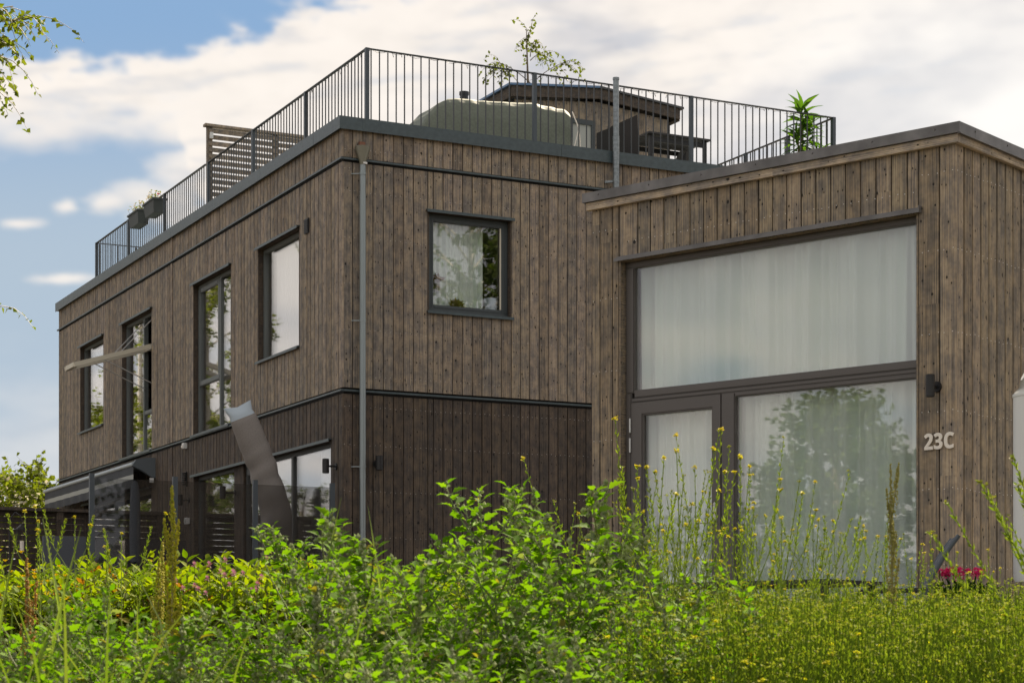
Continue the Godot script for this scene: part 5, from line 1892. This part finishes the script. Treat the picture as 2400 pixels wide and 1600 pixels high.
func build_meadow() -> void:
	rng.seed = 404
	# goosefoot: six plants built, the others are copies; places and heights read from the photograph
	var protos := []
	for k in 6:
		protos.append(goosefoot(1.1, [1.0, 0.25, 1.3, 0.6, 0.15, 1.6][k]))
	var spots := []
	for e in [[757, 1172, 5.3, 4], [1150, 1162, 5.1, 4], [1296, 1142, 5.7, 0], [1380, 1120, 5.6, 2], [985, 1275, 5.2, 1], [882, 1290, 4.9, 1], [1240, 1225, 5.4, 5], [1445, 1235, 5.7, 5], [1510, 1335, 5.2, 0], [690, 1250, 5.9, 3], [1640, 1345, 5.8, 5], [1735, 1370, 5.4, 4], [600, 1450, 4.6, 3], [1085, 1285, 5.8, 3], [400, 1440, 4.4, 3], [255, 1385, 4.6, 1], [135, 1410, 4.4, 2], [50, 1470, 4.2, 1], [820, 1250, 5.0, 5], [1180, 1290, 4.8, 1], [1330, 1250, 5.0, 3], [1580, 1400, 4.9, 2], [1700, 1440, 5.1, 3], [940, 1350, 4.6, 0], [520, 1470, 5.0, 0], [760, 1350, 4.5, 5]]:
		spots.append(e)
	var heroes := ["bright green goosefoot with broad top leaves before the foot of the drainpipe", "bright green goosefoot standing alone before the dark planks, broad leaves at its tip", "goosefoot with a pale flowering tip left of the tallest one by the front house", "tallest goosefoot, its pale tip against the left edge of the front house"]
	var shapes := leaf_shapes(6, 0.56, 0.2, Color(0.10, 0.22, 0.008), Color(0.19, 0.32, 0.018))
	for k in 4:
		var e: Array = spots[k]
		var top := at_px(e[0], e[1], e[2])
		var g := ground_height(top.x, top.z)
		var t := goosefoot(1.1, [0.2, 0.3, 1.0, 1.4][k], shapes)
		t.position = Vector3(top.x, g, top.z)
		t.scale = Vector3.ONE * (top.y - g) / 1.12
		t.rotation.y = rnd(0, TAU)
		t.set_meta("label", heroes[k])
	spots = spots.slice(4)
	for k in 70:
		var px := rnd(-80, 1720)
		var z := rnd(3.5, 6.2)
		var y := lerpf(1565, 1360, clampf((z - 3.5) / 2.3, 0, 1)) + rnd(-35, 45) + (85.0 if px < 680 else 0.0) + maxf(0.0, px - 1450) * 0.35
		spots.append([px, y, z, rng.randi_range(0, 5)])
	var first := {}
	for e in spots:
		var top := at_px(e[0], e[1], e[2])
		var g := ground_height(top.x, top.z)
		var s := (top.y - g) / 1.12
		var p: Node3D = protos[e[3]]
		if not first.has(e[3]):
			first[e[3]] = true
			p.position = Vector3(top.x, g, top.z)
			p.scale = Vector3.ONE * s
			p.rotation.y = rnd(0, TAU)
		else:
			copy(p, Vector3(top.x, g, top.z), rnd(0, TAU), s)
	# mustard before the low house
	var mp := []
	for k in 6:
		mp.append(mustard_plant(1.0, [3, 4, 6, 3, 5, 6][k], 26, [0.9, 0.6, 0.5, 0.8, 0.35, 0.5][k], [0.7, 1.0, 1.2, 0.8, 1.0, 1.1][k]))
	spots = []
	for e in [[1510, 1070, 6.9, 0], [1545, 1110, 7.0, 1], [1610, 1065, 7.0, 3], [1640, 1090, 7.2, 0], [1660, 1165, 6.8, 1], [1697, 1095, 7.0, 0], [1733, 1080, 7.1, 3], [1780, 1135, 7.1, 1], [1430, 1130, 6.7, 1], [1462, 1125, 6.9, 4], [1815, 1190, 7.2, 0], [1835, 1215, 7.2, 2], [1880, 1222, 7.4, 3], [1915, 1210, 7.3, 2], [1978, 1222, 7.3, 4], [2018, 1245, 7.5, 2], [2062, 1260, 7.4, 4], [2145, 1310, 7.6, 2], [2190, 1290, 7.8, 0], [1960, 1270, 7.0, 5], [1560, 1190, 6.6, 5], [1590, 1230, 6.5, 2], [1690, 1240, 6.7, 5], [1750, 1260, 6.9, 5], [1850, 1290, 6.8, 5], [2250, 1325, 8.0, 2], [2330, 1330, 8.0, 0]]:
		spots.append(e)
	for k in 44:
		var px := rnd(1440, 2440)
		spots.append([px, lerpf(1285, 1400, clampf((px - 1440) / 800.0, 0, 1)) + rnd(-10, 90), rnd(6.2, 9.0), rng.randi_range(0, 5)])
	for e in [[100, 1225, 6.5, 4], [175, 1215, 7.0, 4], [285, 1250, 6.9, 4], [230, 1290, 7.2, 4], [1225, 1240, 6.2, 0], [1265, 1240, 6.3, 1]]:
		spots.append(e)
	first = {}
	for e in spots:
		var top := at_px(e[0], e[1], e[2])
		var g := ground_height(top.x, top.z)
		var s := (top.y - g) / 1.0
		var p: Node3D = mp[e[3]]
		if not first.has(e[3]):
			first[e[3]] = true
			p.position = Vector3(top.x, g, top.z)
			p.scale = Vector3.ONE * s
		else:
			copy(p, Vector3(top.x, g, top.z), rnd(0, TAU), s)
	# stems leaning in at the right edge
	for k in 3:
		var e: Array = [[2305, 1235, 0.9], [2335, 1170, 0.7], [2360, 1150, 0.55]][k]
		var tip := at_px(e[0], e[1], 4.6)
		var root := Vector3(tip.x + 0.5, ground_height(tip.x + 0.5, -4.6), -4.6)
		var t := mustard_plant(0.95, 3, 34, 0.1, 0.6)
		t.name = numbered("leaning_stem")
		t.position = root
		var v := tip - root
		t.basis = Basis(Vector3(0, 0, 1), -atan2(v.x, v.y)) * Basis.from_scale(Vector3.ONE * v.length() / 0.95)
		tag(t, ["lowest green seed stem leaning in at the right edge", "middle green seed stem leaning in at the right edge", "topmost green seed stem leaning in at the right edge"][k], "weed", "seed stems at the right edge")
	var top := at_px(2086, 1088, 6.6)
	dock("dock_plant", "tall dock with a brown-green seed spike before the large pane", top.y + 0.5, Vector3(top.x, -0.5, top.z), Color(0.32, 0.31, 0.09), Color(0.5, 0.44, 0.2), 340, 0.0)
	top = at_px(398, 1152, 5.6)
	dock("dock_plant", "yellow-green dock seed spike rising above the hedge", top.y + 0.58, Vector3(top.x, -0.58, top.z), Color(0.42, 0.42, 0.04), Color(0.55, 0.47, 0.08), 520, 1.0)
	top = at_px(372, 1275, 5.4)
	dock("dock_plant", "shorter dock seed spike beside the tall yellow-green one", top.y + 0.6, Vector3(top.x, -0.6, top.z), Color(0.42, 0.42, 0.04), Color(0.55, 0.47, 0.08), 380, 2.0)
	top = at_px(60, 1310, 4.8)
	dock("dock_plant", "rusty orange dock seed spike at the left edge", top.y + 0.68, Vector3(top.x, -0.68, top.z), Color(0.42, 0.22, 0.05), Color(0.46, 0.28, 0.08), 260, 0.4)
	# the low hedge
	var hp := []
	for k in 4:
		hp.append(hedge_shrub(1.0))
	var n := 0
	for k in 34:
		var row := k % 2
		var px := -60.0 + k * 35.0 + rnd(-12, 12)
		var z := 10.6 + row * 0.7 + rnd(-0.15, 0.15) + maxf(0.0, (px - 650) / 250.0)
		var y := 1268.0 + rnd(-14, 26) + (30.0 if row == 0 else 0.0) + maxf(0.0, px - 660.0) * 0.1 + (20.0 if px < 130 else 0.0)
		var tp := at_px(px, y, z)
		var g := ground_height(tp.x, tp.z)
		var s := (tp.y - g) / 1.06
		if n < 4:
			hp[n].position = Vector3(tp.x, g, tp.z)
			hp[n].scale = Vector3(1, s, 1)
			n += 1
		else:
			copy(hp[k % 4], Vector3(tp.x, g, tp.z), rnd(0, TAU), 1.0).scale = Vector3(1.0, s, 1.0)
	# clover heads and buttercups on the left
	var cl := MB.new()
	for k in 30:
		cl.col = Color(0.36, 0.10, 0.22).lerp(Color(0.42, 0.2, 0.28), rng.randf())
		var d := Vector3(rnd(-1, 1), rnd(-0.3, 1), rnd(-1, 1)).normalized()
		cl.leaf(Vector3(0, 0.5, 0) + d * 0.004, d, Vector3.UP, 0.010, 0.004)
	cl.col = Color(0.10, 0.15, 0.03)
	cl.tube([Vector3.ZERO, Vector3(0.01, 0.25, 0), Vector3(0, 0.5, 0)], [0.002, 0.0015, 0.0012], 3, false)
	var cm := cl.mesh(M.petal)
	var bc := MB.new()
	bc.col = Color(0.65, 0.47, 0.01)
	for k in 3:
		for e in 5:
			var g := TAU * e / 5.0 + k
			bc.leaf(Vector3(0.03 * k - 0.03, 0.5 - 0.03 * k, 0.02 * k), Vector3(cos(g), 0.5, sin(g)).normalized(), Vector3.UP, 0.014, 0.013)
	bc.col = Color(0.10, 0.15, 0.03)
	bc.tube([Vector3.ZERO, Vector3(0, 0.5, 0)], [0.002, 0.0012], 3, false)
	var bm := bc.mesh(M.petal)
	for k in 34:
		var clover := k < 22
		var px := rnd(380, 640) if clover else rnd(0, 160)
		var tp := at_px(px, rnd(1310, 1420) if clover else rnd(1290, 1400), rnd(7.5, 9.0))
		var g := ground_height(tp.x, tp.z)
		var o := share(numbered("clover_flower" if clover else "buttercup"), cm if clover else bm, self, Transform3D(Basis.from_scale(Vector3(1, (tp.y - g) / 0.5, 1)), Vector3(tp.x, g, tp.z)))
		tag(o, "small pink clover head among the grass left of centre" if clover else "small yellow buttercup in the grass at the left", "wildflower", "pink clover heads" if clover else "yellow buttercups")
	# grass
	var xs := []
	for k in 330:
		var px := rnd(-120, 700)
		var z := rnd(4.6, 9.2)
		var p := at_px(px, 1528, z)
		xs.append(Transform3D(Basis(Vector3.UP, rnd(0, TAU)).scaled(Vector3.ONE * rnd(0.75, 1.12)), Vector3(p.x, ground_height(p.x, p.z), p.z)))
	multi("meadow_grass", "yellowing meadow grass behind the weeds on the left", "grass", grass_clump(22, 0.5, 0.006, Color(0.12, 0.18, 0.018), Color(0.24, 0.25, 0.05), 0.1, true).mesh(M.leaf), xs)
	xs = []
	for k in 30:
		var px := rnd(-150, 430) if k < 27 else rnd(430, 900)
		var z := rnd(3.4, 5.0)
		var p := at_px(px, 1528, z)
		xs.append(Transform3D(Basis(Vector3.UP, rnd(0, TAU)).scaled(Vector3.ONE * rnd(0.85, 1.12)), Vector3(p.x, ground_height(p.x, p.z), p.z)))
	multi("tall_grass", "tall broad grass blades in the near left corner", "grass", grass_clump(7, 0.98, 0.0095, Color(0.10, 0.16, 0.025), Color(0.17, 0.20, 0.06), 0.06, false).mesh(M.leaf), xs)
	# two long blades standing out against the drainpipe
	for e in [[800, 1165, 4.9, 0.35], [862, 1185, 4.9, -0.25], [190, 1235, 4.3, 0.4], [100, 1215, 4.4, -0.3], [40, 1250, 4.2, 0.3]]:
		var tp := at_px(e[0], e[1], e[2])
		var g := ground_height(tp.x, tp.z)
		var mb := MB.new()
		var l := tp.y - g
		mb.col = Color(0.21, 0.27, 0.08)
		for j in 6:
			var q0 := j / 6.0
			var q1 := (j + 1) / 6.0
			var c0 := Vector3(-e[3] * 0.35 * (1.0 - q0 * q0), l * q0, 0)
			var c1 := Vector3(-e[3] * 0.35 * (1.0 - q1 * q1), l * q1, 0)
			var w0 := 0.0075 * (1.0 - pow(q0, 3))
			var w1 := 0.0075 * (1.0 - pow(q1, 3)) + 0.0002
			mb.quad(c0 - Vector3(w0, 0, 0), c1 - Vector3(w1, 0, 0.0), c1 + Vector3(0, 0, 0.004), c0 + Vector3(0, 0, 0.004), Vector3(0, 0, 1))
			mb.quad(c0 + Vector3(0, 0, 0.004), c1 + Vector3(0, 0, 0.004), c1 + Vector3(w1, 0, 0), c0 + Vector3(w0, 0, 0), Vector3(0, 0, 1))
		var o := part(numbered("grass_blade"), mb, M.leaf, self)
		o.position = Vector3(tp.x, g, tp.z)
		tag(o, ["long pale grass blade leaning before the foot of the drainpipe", "shorter grass blade right of the drainpipe foot", "arching grass blade before the slatted fence", "upright grass blade at the far left before the fence", "leftmost long grass blade"][[800, 862, 190, 100, 40].find(e[0])], "grass", "single long grass blades")
	# fine seeding stems of the meadow on the right and along the foot of the hedge
	for v in 3:
		var list := []
		for k in 10:
			var m := mustard(rnd(0.45, 0.95), 3, 13, 0.012, 0.55, 0.0028)
			var off := Vector3(rnd(-0.16, 0.16), 0, rnd(-0.16, 0.16))
			for b in m:
				for q in b.v.size():
					b.v[q] += off
				list.append(b)
		var mesh := join(list).mesh(M.soft_leaf)
		xs = []
		for k in 330:
			var px := rnd(1560, 2560) if k < 290 else rnd(900, 1500)
			var z := 4.2 + 8.6 * pow(rng.randf(), 0.8) if k < 290 else rnd(6.8, 10.0)
			var p := at_px(px, 1528, z)
			var want := lerpf(1610, 1462, pow(clampf((z - 3.2) / 6.5, 0, 1), 0.6)) + rnd(-45, 60) + 12.0 * sin(px * 0.021 + z) + maxf(0.0, 1700.0 - px) * 0.02
			var g := ground_height(p.x, p.z)
			var s := ((1528 - want) / 4600.0 * z - g) / 0.84
			xs.append(Transform3D(Basis(Vector3.UP, rnd(0, TAU)).scaled(Vector3(1, s, 1)), Vector3(p.x, g, p.z)))
		multi("seeding_meadow", "mass of fine yellow-green seeding stems before the low house", "meadow", mesh, xs)
	xs = []
	for k in 520:
		var px := rnd(1300, 2560)
		var z := rnd(4.0, 13.0)
		var p := at_px(px, 1528, z)
		xs.append(Transform3D(Basis(Vector3.UP, rnd(0, TAU)).scaled(Vector3.ONE * rnd(0.7, 1.0)), Vector3(p.x, ground_height(p.x, p.z), p.z)))
	multi("meadow_grass", "fine grass under the seeding stems on the right", "grass", grass_clump(24, 0.5, 0.005, Color(0.14, 0.19, 0.02), Color(0.25, 0.25, 0.05), 0.12, false).mesh(M.leaf), xs)

func build_ground() -> void:
	var mb := MB.new()
	var xs := [-600.0, -200.0, -80.0, -40.0, -20.0]
	for k in 41:
		xs.append(-10.0 + k * 0.5)
	xs.append_array([20.0, 40.0, 80.0, 200.0, 600.0])
	var zs := [60.0, 30.0, 10.0]
	for k in 61:
		zs.append(4.0 - k * 0.5)
	zs.append_array([-32.0, -40.0, -60.0, -120.0, -300.0, -900.0])
	for a in xs.size() - 1:
		for b in zs.size() - 1:
			var q := []
			for e in [[a, b], [a + 1, b], [a + 1, b + 1], [a, b + 1]]:
				q.append(Vector3(xs[e[0]], ground_height(xs[e[0]], zs[e[1]]), zs[e[1]]))
			mb.quad(q[0], q[1], q[2], q[3], Vector3.UP)
	setting("ground", mb, M.soil)

func _ready() -> void:
	rng.seed = 20240
	var cam := Camera3D.new()
	cam.name = "camera"
	add_child(cam)
	var at := CameraAttributesPhysical.new()
	at.frustum_focus_distance = 15.0
	at.frustum_focal_length = 67.0
	at.frustum_near = 0.05
	at.frustum_far = 3000.0
	at.exposure_aperture = 14.0
	cam.attributes = at
	cam.projection = Camera3D.PROJECTION_FRUSTUM
	cam.near = 0.05
	cam.far = 3000.0
	cam.size = 2.0 * 0.17382 * 0.05
	cam.frustum_offset = Vector2(0, 728.0 / 4600.0 * 0.05)
	cam.current = true
	var env := Environment.new()
	env.background_mode = Environment.BG_SKY
	env.tonemap_mode = Environment.TONE_MAPPER_LINEAR
	env.tonemap_exposure = EXPO
	env.sdfgi_enabled = true
	env.ssao_enabled = true
	env.ssil_enabled = true
	var sm := PanoramaSkyMaterial.new()
	sm.panorama = make_sky()
	var sky := Sky.new()
	sky.sky_material = sm
	env.sky = sky
	var we := WorldEnvironment.new()
	we.environment = env
	we.name = "world"
	add_child(we)
	var sun := DirectionalLight3D.new()
	sun.name = "sun"
	sun.light_energy = 1.6
	sun.light_color = Color(1.0, 0.93, 0.82)
	sun.light_angular_distance = 0.6
	sun.shadow_enabled = true
	add_child(sun)
	var az := deg_to_rad(27.0)
	var el := deg_to_rad(44.0)
	sun.look_at_from_position(Vector3.ZERO, -Vector3(sin(az) * cos(el), sin(el), -cos(az) * cos(el)))
	make_materials()
	build_ground()
	build_large_house()
	build_front_house()
	build_roof()
	build_terrace()
	build_patio()
	build_trees()
	build_meadow()
